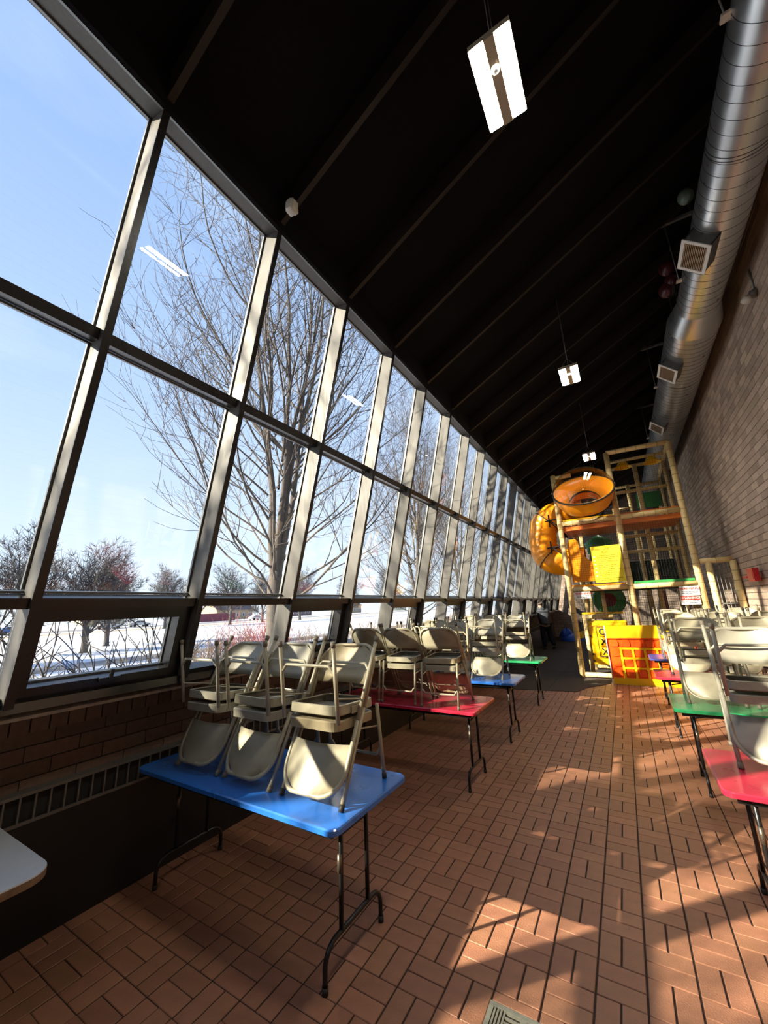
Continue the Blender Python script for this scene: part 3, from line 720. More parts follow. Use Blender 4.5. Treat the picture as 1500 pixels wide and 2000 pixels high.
# safety nets: real knotted grids
def net(p0, du, dv, nu, nv, name='safety_net', th=.0016):
    t = MB(); p0, du, dv = Vector(p0), Vector(du), Vector(dv)
    for i in range(nu+1): a = p0+du*(i/nu); t.tube([a, a+dv], th, 3, False, smooth=False)
    for j in range(nv+1): a = p0+dv*(j/nv); t.tube([a, a+du], th, 3, False, smooth=False)
    return t.build(name, 'net_black', PS)
g = .05
def netp(p0, du, dv): net(p0, du, dv, int(Vector(du).length/g), int(Vector(dv).length/g))
netp((XB, PY+.03, 2.1), (XC-XB, 0, 0), (0, 0, 1.35)); netp((XB, PY+.03, 3.7), (XC-XB, 0, 0), (0, 0, 1.5)); netp((XB, PY+.03, .05), (XC-XB, 0, 0), (0, 0, 1.9))
netp((XA, PY+.05, 1.0), (XB-XA, 0, 0), (0, 0, .95)); netp((XA, PY+.05, 2.1), (XB-XA, 0, 0), (0, 0, 1.3)); netp((XA, PY+.06, 3.7), (XB-XA, 0, 0), (0, 0, 1.1))
for y in (Y2+.05, Y3+.05, Y4, Y4+.3): netp((XA, y, .05), (XC-XA, 0, 0), (0, 0, 4.8 if y < Y4 else 4.5))
netp((XC, PY, .05), (0, Y4-PY, 0), (0, 0, 5.0)); netp((XA, PY, 1.0), (0, Y4-PY, 0), (0, 0, 3.8)); netp((XB, PY, .05), (0, Y3-PY, 0), (0, 0, 5.0))
# rope bridge edge on the upper deck
t = MB()
for i in range(22):
    x = .25+i*.04; zt = 4.02-.28*(i/21)**.7; t.box(x, x+.022, Y2-.25, Y2-.235, 3.6, zt)
t.build('bridge_slats', 'sensor_white', PS)['kind'] = 'stuff'
# crawl tube with maroon end, maroon column, yellow hats
M_ = Matrix.Translation((-.33, 12.0, 1.72)) @ Matrix.Rotation(R(-90), 4, 'X')
tb = MB().lathe([(.36, 0), (.39, .02), (.39, 1.4)], 28, M_).build('crawl_tube', 'green_plastic', PS)
MB().lathe([(.18, -.005), (.36, .0)], 28, M_).build('tube_end', 'green_plastic', tb); MB().lathe([(0, -.004), (.18, -.004)], 24, M_).build('tube_window', 'maroon_plastic', tb)
MB().lathe([(.30, .0), (.34, .35), (.34, .75)], 24, Matrix.Translation((-.35, 12.2, .2))).build('crawl_tube', 'green_plastic', PS)
MB().tube([(.92, 12.6, 0), (.90, 12.6, 1.9)], .075, 14).build('pad_column', 'maroon_plastic', PS)
MB().lathe([(.05, .5), (.36, .3), (.30, 0), (.0, .0)], 20, Matrix.Translation((-.35, 12.3, 3.0))).build('crawl_tube', 'green_plastic', PS)
for x, y in ((.52, 11.2), (1.14, 11.2)):
    o = MB().lathe([(.2, 0), (.205, .012), (.14, .03), (.12, .10), (.07, .15), (0.001, .16)], 20, Matrix.Translation((x, y, 5.0))).build('hat_shade', 'yellow_plastic', PS)
    MB().tube([(x, y, 5.15), (x, y, 5.22)], .01, 6).build('hat_cord', 'net_black', o)
bam((XB, 11.2, 5.2), (XC, 11.2, 5.2), .04, 'beam')
# clear bubble with its orange bowl, facing up and forward
BN = Vector((0, -math.cos(R(46)), math.sin(R(46))))
MB_ = Matrix.Translation((-.43, 10.06, 4.32)) @ BN.to_track_quat('Z', 'Y').to_matrix().to_4x4()
bo = MB().lathe([(.40, -.50), (.53, -.42), (.61, -.27), (.645, -.1), (.655, 0), (.628, 0), (.58, -.12), (.51, -.2), (.50, -.24), (.40, -.46), (.40, -.50)], 40, MB_).build('bubble_bowl', 'orange_plastic', PS)
MB().lathe([(.655, -.012), (.69, -.01), (.69, .012), (.655, .012), (.655, -.012)], 40, MB_).build('bubble_rim', 'rubber', bo)
MB().lathe([(.655*math.cos(R(a)), .012+.5*math.sin(R(a))) for a in (0, 12, 24, 36, 48, 60, 70, 80, 89)], 40, MB_).build('bubble_dome', 'dome_plastic', bo)
for a in range(0, 360, 45):
    p = MB_ @ Vector((.68*math.cos(R(a)), .68*math.sin(R(a)), .01)); MB().tube([p, p+BN*.03], .012, 6).build('bolt', 'worn_steel', bo)
MB().tube([MB_ @ Vector((0, 0, -.47)), Vector((-.43, 10.62, 4.0)), Vector((-.43, 10.95, 4.0))], .385, 24, False).build('bubble_neck', 'vent_dark', PS)
# tube slide on the window side
def smooth_path(P, n=8):
    P = [Vector(p) for p in P]; Q = [P[0]*2-P[1]]+P+[P[-1]*2-P[-2]]; out = []
    for i in range(1, len(Q)-2):
        for k in range(n):
            t = k/n; a, b_, c, d = Q[i-1], Q[i], Q[i+1], Q[i+2]
            out.append(.5*((2*b_)+(c-a)*t+(2*a-5*b_+4*c-d)*t*t+(3*b_-a-3*c+d)*t**3))
    return out+[P[-1]]
sp_ = smooth_path([(-.55, 11.12, 4.06), (-.95, 11.10, 4.05), (-1.30, 11.08, 3.96), (-1.53, 11.06, 3.76), (-1.60, 11.05, 3.48), (-1.62, 11.05, 3.2), (-1.58, 11.05, 2.96), (-1.44, 11.04, 2.80), (-1.18, 11.03, 2.73), (-.9, 11.02, 2.71), (-.66, 11.02, 2.70)], 10)
SL = thing('tube_slide', 'yellow orange tube slide curving out of the play structure towards the windows', 'slide', (0, 0, 0))
rr_ = [.352+(.008 if 28 < i < 62 else .002)*math.sin(i*1.25) for i in range(len(sp_))]
MB().tube(sp_, rr_, 28, False).build('slide_tube', 'orange_plastic', SL)
MB().tube(sp_, [.335]*len(sp_), 24, False).build('slide_lining', 'deep_orange', SL)
for i in (26, 66):
    c = sp_[i]; d = (sp_[i+1]-sp_[i-1]).normalized(); MB().tube([c-d*.012, c+d*.012], .372, 28, False).build('joint_flange', 'rubber', SL)
for z, x in ((3.78, -1.16), (3.08, -1.2)):
    br = MB().tube([(XA, PY+.02, z), (x-.28, PY+.16, z)], .018, 8); br.tube([(x-.18, PY+.14, z-.16), (x-.18, PY+.14, z+.16)], .018, 8); br.tube([(XA, PY+.02, z-.24), (x-.16, PY+.14, z)], .016, 8)
    br.build('bracket', 'net_black', SL)
# flared exit panel with its round cut
pl = []; 
out_ = [(-.99, 2.17), (.08, 2.17), (.08, 2.62)]
arc = [(-.24+.50*math.cos(R(a)), 3.06+.50*math.sin(R(a))) for a in range(-50, -181, -13)]
pl = out_+arc+[(-.745, 3.16), (-.80, 3.22), (-.93, 3.22), (-.99, 3.12)]
fix(MB().prism(pl, 'y', PY+.06, PY+.10).build('exit_panel', 'orange_plastic', SL))
ip = [(p[0], PY+.08, p[1]) for p in arc]
t = MB(); vs = []; 
for p in arc: vs += [(p[0], PY+.06, p[1]), (p[0], PY+.26, p[1])]
t.add(vs, [(2*i, 2*i+1, 2*i+3, 2*i+2) for i in range(len(arc)-1)], True); t.build('exit_lip', 'deep_orange', SL)
# gate at the right
GT = thing('gate', 'low bamboo look gate with dark bars between play structure and brick wall', 'gate', (0, 0, 0))
def bam2(a, b, r, name, par):
    global PS
    k = PS; PS = par; o = bam(a, b, r, name); PS = k; return o
bam2((1.64, PY, 0), (1.64, PY, 2.42), .055, 'post', GT); bam2((2.04, PY, 0), (2.04, PY, 2.42), .058, 'post', GT); bam2((XC+.07, PY, 2.45), (2.04, PY, 2.45), .055, 'beam', GT)
for i in range(5): MB().tube([(1.73+i*.062, PY+.02, .05), (1.73+i*.062, PY+.02, 2.38)], .006, 6).build('bar', 'strut_steel', GT)
MB().box(1.7, 1.99, PY+.01, PY+.03, 1.55, 1.58).build('cross_bar', 'strut_steel', GT)
# rules sign, warning signs
FR = (R(90), 0, 0)
sg = thing('rules_sign', 'yellow Playground Safety Rules sign hung on the front of the play structure', 'sign', (-.185, PY-.085, 2.545))
MB().box(-.305, .305, 0, .006, -.425, .425).build('panel', 'sign_yellow', sg)
text_mesh('Playground Safety', .078, 'ink_brown', sg, (0, -.002, .355), FR); text_mesh('Rules', .078, 'ink_brown', sg, (0, -.002, .27), FR)
def print_line(par, x0, x1, z, h, m):         # print too small to read in the photo: a broken line of ink
    t = MB(); x = x0; rnd = random.Random(int(z*1e4)+7)
    while x < x1-.01:
        l = min(rnd.uniform(.02, .06), x1-x); t.box(x, x+l, -.0015, -.0002, z-h/2, z+h/2); x += l+.009
    t.build('print_line', m, par)
for i, L in enumerate((.47, .45, .3, .44, .22, .42, .30, .46, .26, .4, .34)): print_line(sg, -.2, -.2+L, .195-i*.045, .012, 'ink_brown')
print_line(sg, -.24, .26, -.335, .01, 'ink_black'); print_line(sg, -.18, .2, -.375, .01, 'ink_black')
for i in range(6): MB().lathe([(0, 0), (.016, 0)], 12, Matrix.Translation((-.255, -.002, .18-i*.09)) @ Matrix.Rotation(R(90), 4, 'X')).build('picture_dot', 'sign_white', sg)
def warn(x, z, label, w=.33, h=.155, solid=False):
    s = thing('warning_sign', label, 'sign', (x, PY-.075, z), 0, 'red and white warning signs')
    MB().box(-w/2, w/2, 0, .004, -h/2, h/2).build('panel', 'sign_white', s)
    if solid:
        MB().box(-w/2+.005, w/2-.005, -.001, 0, .0, h/2-.005).build('banner', 'sign_red', s); text_mesh('!WARNING!', .062, 'sign_white', s, (0, -.002, h*.24), FR, bold=.001)
    else: text_mesh('!WARNING!', .066, 'sign_red', s, (0, -.002, h*.22), FR, bold=.002)
    print_line(s, -w/2+.03, w/2-.03, -.02, .012, 'ink_black'); print_line(s, -w/2+.03, w/2-.06, -.05, .012, 'ink_black')
warn(-.81, 1.855, 'small white sign with red WARNING at the left post of the play structure')
warn(1.22, 1.85, 'upper of two WARNING signs, white with red letters, at right post', .34, .19)
warn(1.20, 1.655, 'lower of two WARNING signs, with a solid red banner', .34, .18, True)
# tic-tac-toe panel
tt = thing('tic_tac_toe_panel', 'yellow panel with black X and O marks at the entrance of the play structure', 'game panel', (-.42, 10.72, .0))
a = MB(); loft(a, [[(p[0], -.0, .76+p[1]) for p in rrect(.80, .98, .04, 4)], [(p[0], .05, .76+p[1]) for p in rrect(.80, .98, .04, 4)]]); fix(a.build('panel', 'yellow_plastic', tt))
MB().box(-.38, .38, -.03, 0, 1.14, 1.22).build('top_bar', 'yellow_plastic', tt)
for k, ch in enumerate('OXX'):
    z = 1.0-k*.22
    for j in range(3):
        x = -.12+j*.2
        o = MB().lathe([(.0, -.1), (.085, -.1), (.095, -.08), (.095, .08), (.085, .1), (0, .1)], 16, Matrix.Translation((x, -.0, z))).build('roller', 'yellow_plastic', tt)
        text_mesh(ch if j == 0 else 'XOX'[(j+k) % 3], .2, 'ink_black', tt, (x, -.098, z), FR, 'mark', ext=.001, bold=.002)
fr_ = MB()
for z in (1.11, .45): fr_.tube([(-.24, -.06, z), (.4, -.06, z)], .008, 6)
fr_.tube([(-.24, -.06, 1.11), (-.24, -.06, .45)], .008, 6); fr_.build('frame', 'ink_black', tt)
for z in (.35, .5, .9): MB().box(-.40, -.37, -.03, 0, z-.02, z+.02).build('hinge', 'net_black', tt)
# yellow and orange lattice panel
lp = thing('lattice_panel', 'large yellow and orange plastic lattice panel standing before the play structure', 'panel', (.34, 9.98, 0))
w = .80
MB().box(-w+.01, w-.01, -.02, .02, .10, .93).build('back_sheet', 'deep_orange', lp)
MB().box(-w, w, -.05, .05, .93, 1.18).build('top_band', 'yellow_plastic', lp); MB().box(-w+.02, w, -.05, .03, .0, .13).build('bottom_band', 'yellow_plastic', lp)
MB().box(-w-.008, -w+.008, -.052, .05, 0, 1.18).build('edge_trim', 'sign_white', lp)
MB().box(-w, w, -.05, -.02, .90, .93).build('lip', 'deep_orange', lp)
cell = MB(); loft(cell, [[(p[0], 0, p[1]) for p in rrect(.165, .155, .045, 4)], [(p[0]*.86, -.022, p[1]*.86) for p in rrect(.165, .155, .045, 4)]]); cme = bpy.data.meshes.new('pillow'); cme.from_pydata(cell.v, [], cell.f); cme.materials.append(MATS['deep_orange'])
px_, pz_ = .212, .195
for i in range(7):
    for j in range(4): link('pillow', cme, lp, (-w+.14+i*px_, -.02, .23+j*pz_))
for i in range(1, 8): MB().box(-w+.03+i*px_-.021, -w+.03+i*px_+.021, -.05, -.02, .13, .735 if i > 0 else .7).build('lattice_bar', 'yellow_plastic', lp)
for j in range(1, 4): MB().box(-w+.226, w, -.0495, -.02, .13+j*pz_-.02, .13+j*pz_+.02).build('lattice_bar', 'yellow_plastic', lp)

# deflated blue inflatable on the far floor
bl = thing('inflatable', 'crumpled blue and yellow inflatable lying on the floor at the far end', 'inflatable', (-2.1, 19.9, 0))
def blob(name, m, c, rx, ry, rz, seed):
    rnd = random.Random(seed); t = MB(); n, k = 14, 8; ph = [rnd.uniform(0, 6.28) for _ in range(6)]; vs = []
    for j in range(k+1):
        a = math.pi/2*j/k
        for i in range(n):
            b_ = 2*math.pi*i/n; f = 1+.12*math.sin(3*b_+ph[0])+.08*math.sin(5*b_+ph[1])
            vs.append((c[0]+rx*f*math.cos(a)*math.cos(b_), c[1]+ry*f*math.cos(a)*math.sin(b_), max(0, c[2]+rz*math.sin(a)*(1+.2*math.sin(4*b_+ph[2])))))
    t.add(vs, [(j*n+i, j*n+(i+1) % n, (j+1)*n+(i+1) % n, (j+1)*n+i) for j in range(k) for i in range(n)], True); t.build(name, m, bl)
blob('blue_sheet', 'bag_blue', (0, 0, .0), .68, .55, .30, 3); blob('blue_roll', 'bag_blue', (-.35, .1, .12), .3, .35, .36, 5); blob('yellow_patch', 'yellow_plastic', (.12, -.22, .12), .26, .22, .22, 8); blob('yellow_patch', 'yellow_plastic', (.34, .0, .18), .2, .2, .2, 9)

# ------------------------------------------------------------------ person leaning at the window
pn = thing('person', 'person in dark grey hoodie and dark trousers leaning at the far windows', 'person', (-2.70, 16.15, 0), R(35))
def skin(name, m, verts, edges, root=0, sub=2, parent=pn):
    me = bpy.data.meshes.new(name); me.from_pydata([v[:3] for v in verts], edges, []); o = link(name, me, parent); me.materials.append(MATS[m])
    md = o.modifiers.new('skin', 'SKIN'); md.use_smooth_shade = True
    for i, v in enumerate(verts):
        s = me.skin_vertices[0].data[i]; r = v[3]; s.radius = r if isinstance(r, tuple) else (r, r); s.use_root = i == root
    o.modifiers.new('sub', 'SUBSURF').levels = sub; o.modifiers['sub'].render_levels = sub
    return o
# local: faces +y (towards the glass), x right
BV = [(0, 0, .92, .10), (0, .03, 1.1, .10), (0, .09, 1.30, .11), (0, .14, 1.44, .075), (0, .19, 1.53, .058), (0, .23, 1.60, .08), (0, .25, 1.69, .084),
      (-.1, 0, .86, .088), (-.11, .04, .48, .058), (-.11, -.02, .09, .04), (.1, -.02, .86, .088), (.12, -.04, .48, .058), (.13, -.24, .12, .04),
      (-.2, .12, 1.40, .058), (-.29, .28, 1.20, .042), (-.2, .47, 1.24, .03), (.2, .12, 1.40, .058), (.29, .28, 1.20, .042), (.2, .47, 1.24, .03)]
BE = [(0, 1), (1, 2), (2, 3), (3, 4), (4, 5), (5, 6), (0, 7), (7, 8), (8, 9), (0, 10), (10, 11), (11, 12), (2, 13), (13, 14), (14, 15), (2, 16), (16, 17), (17, 18)]
for s, wv in ((-1, 15), (1, 18)):             # palms and fingers resting on the sill
    n0 = len(BV); BV.append((s*.185, .53, 1.235, (.034, .018))); BE.append((wv, n0))
    for k, (dx, ln_) in enumerate(((-.030, .07), (-.010, .082), (.011, .078), (.030, .062))):
        a = len(BV); BV.append((s*.185+dx, .565, 1.238, .010)); BV.append((s*.185+dx*1.15, .565+ln_*.55, 1.236, .009)); BV.append((s*.185+dx*1.15, .565+ln_, 1.222, .008)); BE += [(n0, a), (a, a+1), (a+1, a+2)]
    a = len(BV); BV.append((s*.145, .54, 1.23, .011)); BV.append((s*.125, .57, 1.225, .009)); BE += [(n0, a), (a, a+1)]
body = skin('body', 'skin', BV, BE)
HO = [(0, .0, .80, .185), (0, .03, 1.06, .20), (0, .08, 1.28, .205), (0, .13, 1.45, .125),
      (-.21, .12, 1.40, .082), (-.30, .28, 1.19, .062), (-.21, .45, 1.24, .046), (.21, .12, 1.40, .082), (.30, .28, 1.19, .062), (.21, .45, 1.24, .046), (0, .05, 1.52, .095)]
skin('hoodie', 'hoodie', HO, [(0, 1), (1, 2), (2, 3), (2, 4), (4, 5), (5, 6), (2, 7), (7, 8), (8, 9), (3, 10)])
skin('trousers', 'trousers', [(0, 0, .96, .165), (-.1, 0, .80, .125), (-.11, .04, .48, .095), (-.11, -.02, .08, .078), (.1, -.02, .80, .125), (.13, -.04, .48, .095), (.15, -.24, .13, .078)], [(0, 1), (1, 2), (2, 3), (0, 4), (4, 5), (5, 6)])
for x, y, z, tip in ((-.11, -.02, .045, 0), (.13, -.25, .09, -.045)):
    skin('shoe', 'shoe', [(x, y-.05, z, (.042, .045)), (x, y+.05, z-.002+tip*.5, (.045, .04)), (x, y+.17, z-.008+tip, (.042, .03))], [(0, 1), (1, 2)], 0, 2)
for s in (-1, 1):
    MB().lathe([(0.001, -.012), (.018, -.008), (.024, .004), (.02, .012)], 10, Matrix.Translation((s*.088, .235, 1.655)) @ Matrix.Rotation(R(90*s), 4, 'Y')).build('ear', 'skin', body)
    MB().lathe([(0.001, .0), (.011, .004), (0.001, .012)], 8, Matrix.Translation((s*.032, .325, 1.675)) @ Matrix.Rotation(R(-90), 4, 'X')).build('eye', 'ink_black', body)
MB().lathe([(0.001, .03), (.012, .01), (.018, -.012), (0.001, -.016)], 8, Matrix.Translation((0, .335, 1.655)) @ Matrix.Rotation(R(-20), 4, 'X')).build('nose', 'skin', body)
MB().box(-.025, .025, .316, .322, 1.606, 1.613).build('mouth', 'maroon_plastic', body)
hm = MB(); hv = []
for j in range(5):
    a = R(-28+j*11)
    for i in range(15):
        b_ = R(190+i*160/14); rr2 = .094
        hv.append((rr2*.97*math.cos(a)*math.cos(b_), .245+.105*math.cos(a)*math.sin(b_), 1.645+.10*math.sin(a)))
hm.add(hv, [(j*15+i, j*15+i+1, (j+1)*15+i+1, (j+1)*15+i) for j in range(4) for i in range(14)], True); hm.build('hair_fringe', 'hair', pn)
# ------------------------------------------------------------------ outside: snow, street, trees, houses, cars
GZ = -.4
gr = struct(MB().box(-320, XL-.32, -160, 320, GZ-.3, GZ).build('snow_ground', 'snow'))
struct(MB().add([(-104, -160, GZ+.012), (-88, -160, GZ+.012), (-88, 300, GZ+.012), (-104, 300, GZ+.012)], [(0, 1, 2, 3)]).build('street', 'asphalt'))
struct(MB().add([(-80, -160, GZ+.012), (-74, -160, GZ+.012), (-74, 300, GZ+.012), (-80, 300, GZ+.012)], [(0, 1, 2, 3)]).build('verge', 'grass_dry'))
struct(MB().add([(-24, -120, GZ+.012), (-21.5, -120, GZ+.012), (-21.5, 200, GZ+.012), (-24, 200, GZ+.012)], [(0, 1, 2, 3)]).build('footpath', 'asphalt'))

def tree_mesh(name, seed, m, trunk_r, trunk_h, nmain, H, spread, depth=3, dens=1.0, up=.5, twig=.006, laterals=0):
    rnd = random.Random(seed); t = MB()
    def branch(p, d, L, r, lv, sides):
        n = max(3, int(L/(.45 if lv < 2 else .28))); n = min(n, 9); pts = [p.copy()]; rad = [r]; q = p.copy(); dd = d.copy(); kids = []
        for i in range(n):
            dd = (dd+Vector((rnd.uniform(-1, 1), rnd.uniform(-1, 1), rnd.uniform(-.6, 1)))*(.10+.04*lv)+Vector((0, 0, up*.12*(1 if lv else .5)))).normalized()
            q = q+dd*(L/n); pts.append(q.copy()); rad.append(max(twig*.55, r*(1-.8*(i+1)/n)))
            kids.append((q.copy(), dd.copy(), i/n))
        t.tube(pts, rad, sides, False)
        if lv >= depth: return
        cnt = int((10, 9, 6, 3)[lv]*dens)
        for c in range(cnt):
            f = .18+.8*(c+rnd.random()*.8)/cnt; i = min(n-1, int(f*n)); q, dd, _ = kids[i]
            ax = dd.cross(Vector((rnd.uniform(-1, 1), rnd.uniform(-1, 1), rnd.uniform(-1, 1)))).normalized()
            nd = (Matrix.Rotation(R(rnd.uniform(32, 58)), 3, ax) @ dd); nd.z = nd.z*.75+.18; nd.normalize()
            branch(q, nd, L*rnd.uniform(.34, .58)*(1.15-f*.55), max(twig, rad[i+1]*.62), lv+1, max(3, sides-2))
    base = Vector((0, 0, 0)); top = Vector((rnd.uniform(-.1, .1), rnd.uniform(-.1, .1), trunk_h))
    t.tube([base, Vector((0, 0, .15)), top*.5, top, top+Vector((0, 0, .4))], [trunk_r*1.5, trunk_r*1.1, trunk_r, trunk_r*1.08, trunk_r*.7], 10)
    if laterals:                             # a few upright leaders carrying many thin arching side branches
        for k in range(5):
            a = 2*math.pi*k/5+rnd.uniform(-.3, .3); tl = R(rnd.uniform(3, 15)); d = Vector((math.cos(a)*math.sin(tl), math.sin(a)*math.sin(tl), math.cos(tl)))
            branch(top+Vector((0, 0, rnd.uniform(-.3, .2))), d, (H-trunk_h)*rnd.uniform(.8, 1.0), trunk_r*rnd.uniform(.42, .6), 0, 7)
        for k in range(laterals):
            f = k/laterals; z = trunk_h-.5+f*(H-trunk_h)*.42; a = k*2.4+rnd.uniform(-.4, .4); tl = R(74-38*f+rnd.uniform(-6, 6)); d = Vector((math.cos(a)*math.sin(tl), math.sin(a)*math.sin(tl), math.cos(tl)))
            branch(Vector((math.cos(a)*.08*(1+3*f), math.sin(a)*.08*(1+3*f), z)), d, (H-trunk_h)*rnd.uniform(.36, .5), trunk_r*rnd.uniform(.13, .22), 1, 5)
        nmain = 0
    for k in range(nmain):
        a = 2*math.pi*k/nmain+rnd.uniform(-.3, .3); ring = k % 3
        tilt = (R(7), R(22), R(46))[ring]+rnd.uniform(-.1, .1)*1.2; tilt *= spread
        d = Vector((math.cos(a)*math.sin(tilt), math.sin(a)*math.sin(tilt), math.cos(tilt)))
        L = (H-trunk_h)*(1.0, .80, .50)[ring]*rnd.uniform(.88, 1.05)
        branch(top+Vector((0, 0, rnd.uniform(-.6, .3))), d, L, trunk_r*(.46, .36, .24)[ring], 0, 7)
    me = bpy.data.meshes.new(name); me.from_pydata(t.v, [], t.f); me.polygons.foreach_set('use_smooth', t.sm); me.materials.append(MATS[m]); return me
def place(name, me, loc, rz, sc, label, cat, group=None):
    o = link(name, me, None, loc); o.rotation_euler = (0, 0, rz); o.scale = (sc, sc, sc); return tag(o, label, cat, group)
BIG = tree_mesh('bare_tree', 11, 'bark', .16, 2.7, 17, 12.9, 1.0, 3, 1.0, .6, .0055, laterals=34)
place('bare_tree', BIG, (-6.4, 6.0, GZ), 0, 1, 'tall bare tree with many upright stems close outside the windows', 'tree', 'bare trees along the building')
COARSE = tree_mesh('bare_tree', 31, 'bark', .2, 2.4, 11, 11.5, 1.25, 2, .8, .5, .02)
place('bare_tree', COARSE, (-10.0, -6.3, GZ), 2.1, 1, 'stout bare tree outside, out of view behind the camera', 'tree', 'bare trees along the building')
place('bare_tree', COARSE, (-10.5, -13.6, GZ), 4.0, 1.0, 'stout bare tree outside, farthest behind the camera', 'tree', 'bare trees along the building')
place('bare_tree', BIG, (-6.8, 13.6, GZ), 1.0, .8, 'bare tree outside the middle windows, behind the first tall one', 'tree', 'bare trees along the building')
place('bare_tree', BIG, (-7.2, 19.6, GZ), 3.0, .8, 'bare tree outside the far windows', 'tree', 'bare trees along the building')
FAR = [tree_mesh('far_tree', 21, 'bark_far', .2, 1.6, 9, 7.0, 1.25, 2, 2.2, .45, .014), tree_mesh('far_tree', 22, 'bark_far', .18, 1.4, 10, 6.0, 1.35, 2, 2.2, .5, .013)]
spots = [(-30, 3, 1.0, 0, 'behind the first hopper window, left side'), (-33, 9.5, 1.1, 1, 'with a broad crown above the first hopper window'), (-31, 12.5, .95, 0, 'with purplish twigs right of the broad one'), (-36, 16, 1.0, 1, 'just left of the second window post'),
         (-68, 52, 1.5, 0, 'across the street left of the big trunk'), (-70, 62, 1.5, 1, 'across the street close to the big trunk'), (-70, 74, 1.6, 0, 'across the street right of the big trunk'), (-30, -2.5, 1.0, 0, 'at the left edge of the photo'),
         (-68, 92, 1.7, 1, 'far across the street behind the third hopper window'), (-66, 112, 1.9, 0, 'far across the street, past the fourth window post'), (-70, 40, 1.5, 1, 'across the street above the second fixed pane'), (-68, 140, 2.2, 0, 'farthest along the street')]
for i, (x, y, s, k, l) in enumerate(spots): place('far_tree', FAR[k], (x, y, GZ), i*1.3, s, 'bare grey tree '+l, 'tree', 'bare trees along the street')
# shrubs under the windows
def shrub(seed, m, n, h, sp, twig, crooked):
    rnd = random.Random(seed); t = MB()
    for i in range(n):
        p = Vector((rnd.gauss(0, sp*.3), rnd.gauss(0, sp*.5), 0)); d = Vector((rnd.uniform(-.5, .5), rnd.uniform(-.5, .5), 1)).normalized(); L = h*rnd.uniform(.7, 1.15)
        pts = [p.copy()]; k = 6
        for j in range(k):
            d = (d+Vector((rnd.uniform(-1, 1), rnd.uniform(-1, 1), rnd.uniform(-.5, .7)))*crooked).normalized(); p = p+d*L/k; pts.append(p.copy())
            if j > 1:
                for _ in range(2):
                    e2 = (d+Vector((rnd.uniform(-1, 1), rnd.uniform(-1, 1), rnd.uniform(-.4, .8)))*.8).normalized(); q = p+e2*L*rnd.uniform(.12, .28)
                    t.tube([p, (p+q)/2+Vector((rnd.uniform(-1, 1), rnd.uniform(-1, 1), 0))*.02, q], [twig*.7, twig*.6, twig*.4], 3, False)
        t.tube(pts, [twig*1.6-twig*.12*j*1.5 for j in range(k+1)], 4, False)
    me = bpy.data.meshes.new('shrub'); me.from_pydata(t.v, [], t.f); me.materials.append(MATS[m]); return me
CRO = shrub(5, 'bark', 34, 2.1, .8, .011, .55); TAN = shrub(6, 'twig_tan', 150, 1.5, 1.0, .006, .25); RED = shrub(8, 'twig_red', 170, 1.7, .8, .006, .2)
for i, (x, y, me, l) in enumerate([(-5.7, 1.3, CRO, 'crooked branched shrub outside the first hopper window, left part'), (-5.9, 2.75, CRO, 'crooked branched shrub outside the first hopper window, right part'), (-5.9, -.2, CRO, 'crooked branched shrub at the left edge of the windows'),
        (-8.6, 6.0, TAN, 'dry tan shrub left of the red one outside the windows'), (-8.8, 7.6, RED, 'red twigged shrub outside the second post'), (-8.6, 9.3, TAN, 'dry tan shrub right of the red one'), (-7.5, 10.9, TAN, 'dry tan shrub outside the second hopper window'),
        (-7.4, 13.0, TAN, 'dry tan shrub outside the third fixed pane'), (-7.2, 15.4, TAN, 'dry tan shrub outside the third hopper window'), (-7.2, 18.2, TAN, 'dry tan shrub outside the farthest windows')]):
    place('shrub', me, (x, y, GZ), i*1.1, 1.0, l, 'shrub', 'winter shrubs under the windows')
# houses across the street
def house(x, y, w, d, h, m, label, rot=0):
    t = thing('house', label, 'house', (x, y, GZ), rot, 'houses across the street')
    MB().prism([(-d/2, 0), (d/2, 0), (d/2, h), (0, h+d*.36), (-d/2, h)], 'y', -w/2, w/2).build('walls', m, t)
    a = MB()
    for s in (-1, 1):
        a.hexa([(s*(d/2+.4), -w/2-.4, h-.3), (0, -w/2-.4, h+d*.36), (0, w/2+.4, h+d*.36), (s*(d/2+.4), w/2+.4, h-.3), (s*(d/2+.4), -w/2-.4, h-.12), (0, -w/2-.4, h+d*.36+.2), (0, w/2+.4, h+d*.36+.2), (s*(d/2+.4), w/2+.4, h-.12)])
    fix(a.build('roof', 'roof_grey', t))
    for i in range(int(w/2.6)):
        yy = -w/2+1.3+i*2.6
        f = MB().box(d/2-.02, d/2+.06, yy-.55, yy+.55, 1.0, 2.3).build('window', 'sign_white', t); MB().box(d/2+.06, d/2+.075, yy-.45, yy+.45, 1.1, 2.2).build('pane', 'far_glass', f)
    MB().box(d/2, d/2+.05, w/2-.95, w/2-.1, 0, 2.1).build('door', 'house_brown', t); MB().box(-.8, -.2, .5, 1.1, h+.3, h+d*.36+.9).build('chimney', 'house_brown', t)
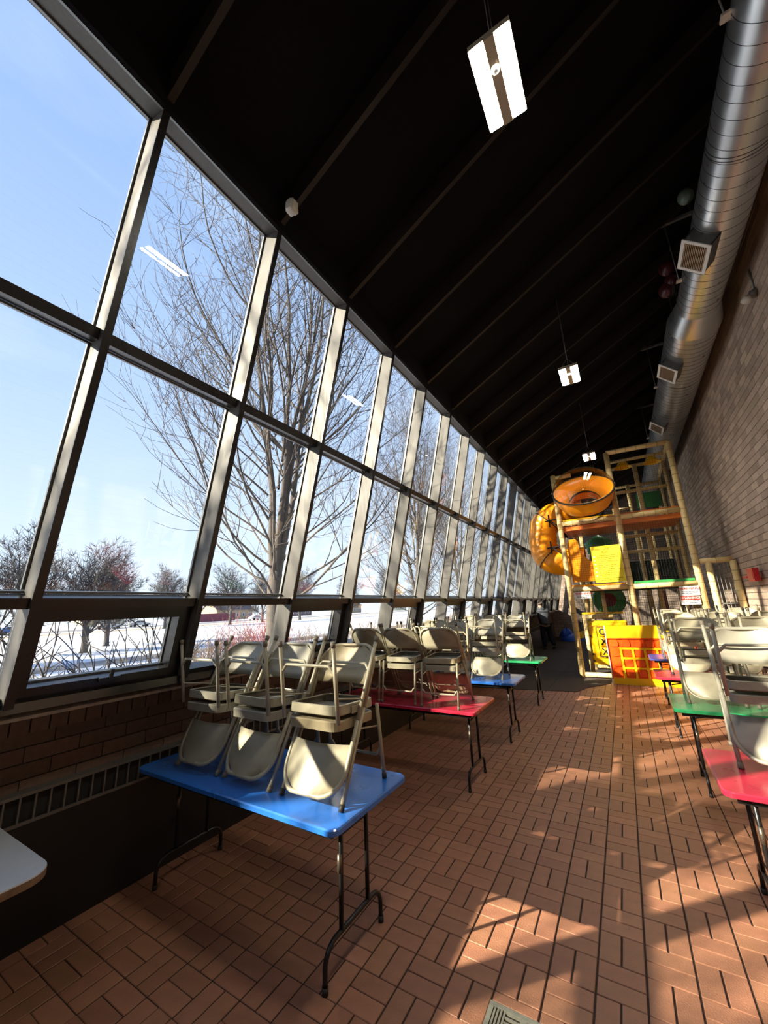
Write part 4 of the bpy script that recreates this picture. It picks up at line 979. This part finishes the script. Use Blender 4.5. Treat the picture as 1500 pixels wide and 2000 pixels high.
house(-128, 54, 10, 9, 5.0, 'house_cream', 'cream house with pointed gable beyond the first hopper window', R(90)); house(-131, 99, 16, 9, 3.8, 'house_tan', 'tan house across the street above the second fixed pane')
house(-134, 138, 14, 9, 3.8, 'house_brown', 'brown house across the street, right of the big trunk'); house(-134, 179, 16, 9, 4.2, 'house_tan', 'tan house farther along the street'); house(-125, 24, 11, 8, 3.8, 'house_brown', 'brown house at the left edge of the windows'); house(-138, 240, 18, 9, 4.5, 'house_cream', 'cream house farthest along the street')
f_ = thing('board_fence', 'maroon board fence across the street in the second fixed pane', 'fence', (-110, 78, GZ))
for i in range(40): MB().box(0, .05, -8+i*.4, -8+i*.4+.38, 0, 2.4).build('board', 'fence_maroon', f_)
def car(x, y, m, label, rz=0):
    t = thing('car', label, 'car', (x, y, GZ+.012), rz, 'cars on the street')
    side = [(-2.15, .35), (2.15, .35), (2.2, .62), (2.1, .82), (1.15, .92), (.55, 1.38), (-.95, 1.42), (-1.75, .98), (-2.15, .92)]
    a = MB(); loft(a, [[(-.84, p[0], p[1]) for p in side], [(-.88 if p[1] < 1.0 else -.66, p[0], p[1]) for p in side], [(.88 if p[1] < 1.0 else .66, p[0], p[1]) for p in side], [(.84, p[0], p[1]) for p in side]]); fix(a.build('body', m, t))
    for s in (-1, 1):
        fix(MB().prism([(1.02, .95), (.52, 1.33), (-.2, 1.35), (-.2, .95)], 'x', s*.80, s*.885).build('side_window', 'far_glass', t)); fix(MB().prism([(-.28, .95), (-.28, 1.35), (-.92, 1.36), (-1.5, .98)], 'x', s*.80, s*.885).build('side_window', 'far_glass', t))
        for yy in (1.35, -1.35): MB().lathe([(0, -.1), (.2, -.1), (.33, -.09), (.33, .09), (.2, .1), (0, .1)], 18, Matrix.Translation((s*.82, yy, .33)) @ Matrix.Rotation(R(90), 4, 'Y')).build('wheel', 'tyre', t)
car(-93, 80, 'car_silver', 'silver car on the street in the second fixed pane'); car(-92, 41, 'car_white', 'white car on the street in the first hopper window', .05); car(-97, 49.5, 'car_silver', 'grey car right of the white one in the first hopper window'); car(-92, 26, 'car_blue', 'blue car at the left of the first hopper window')
bpy.context.view_layer.update()
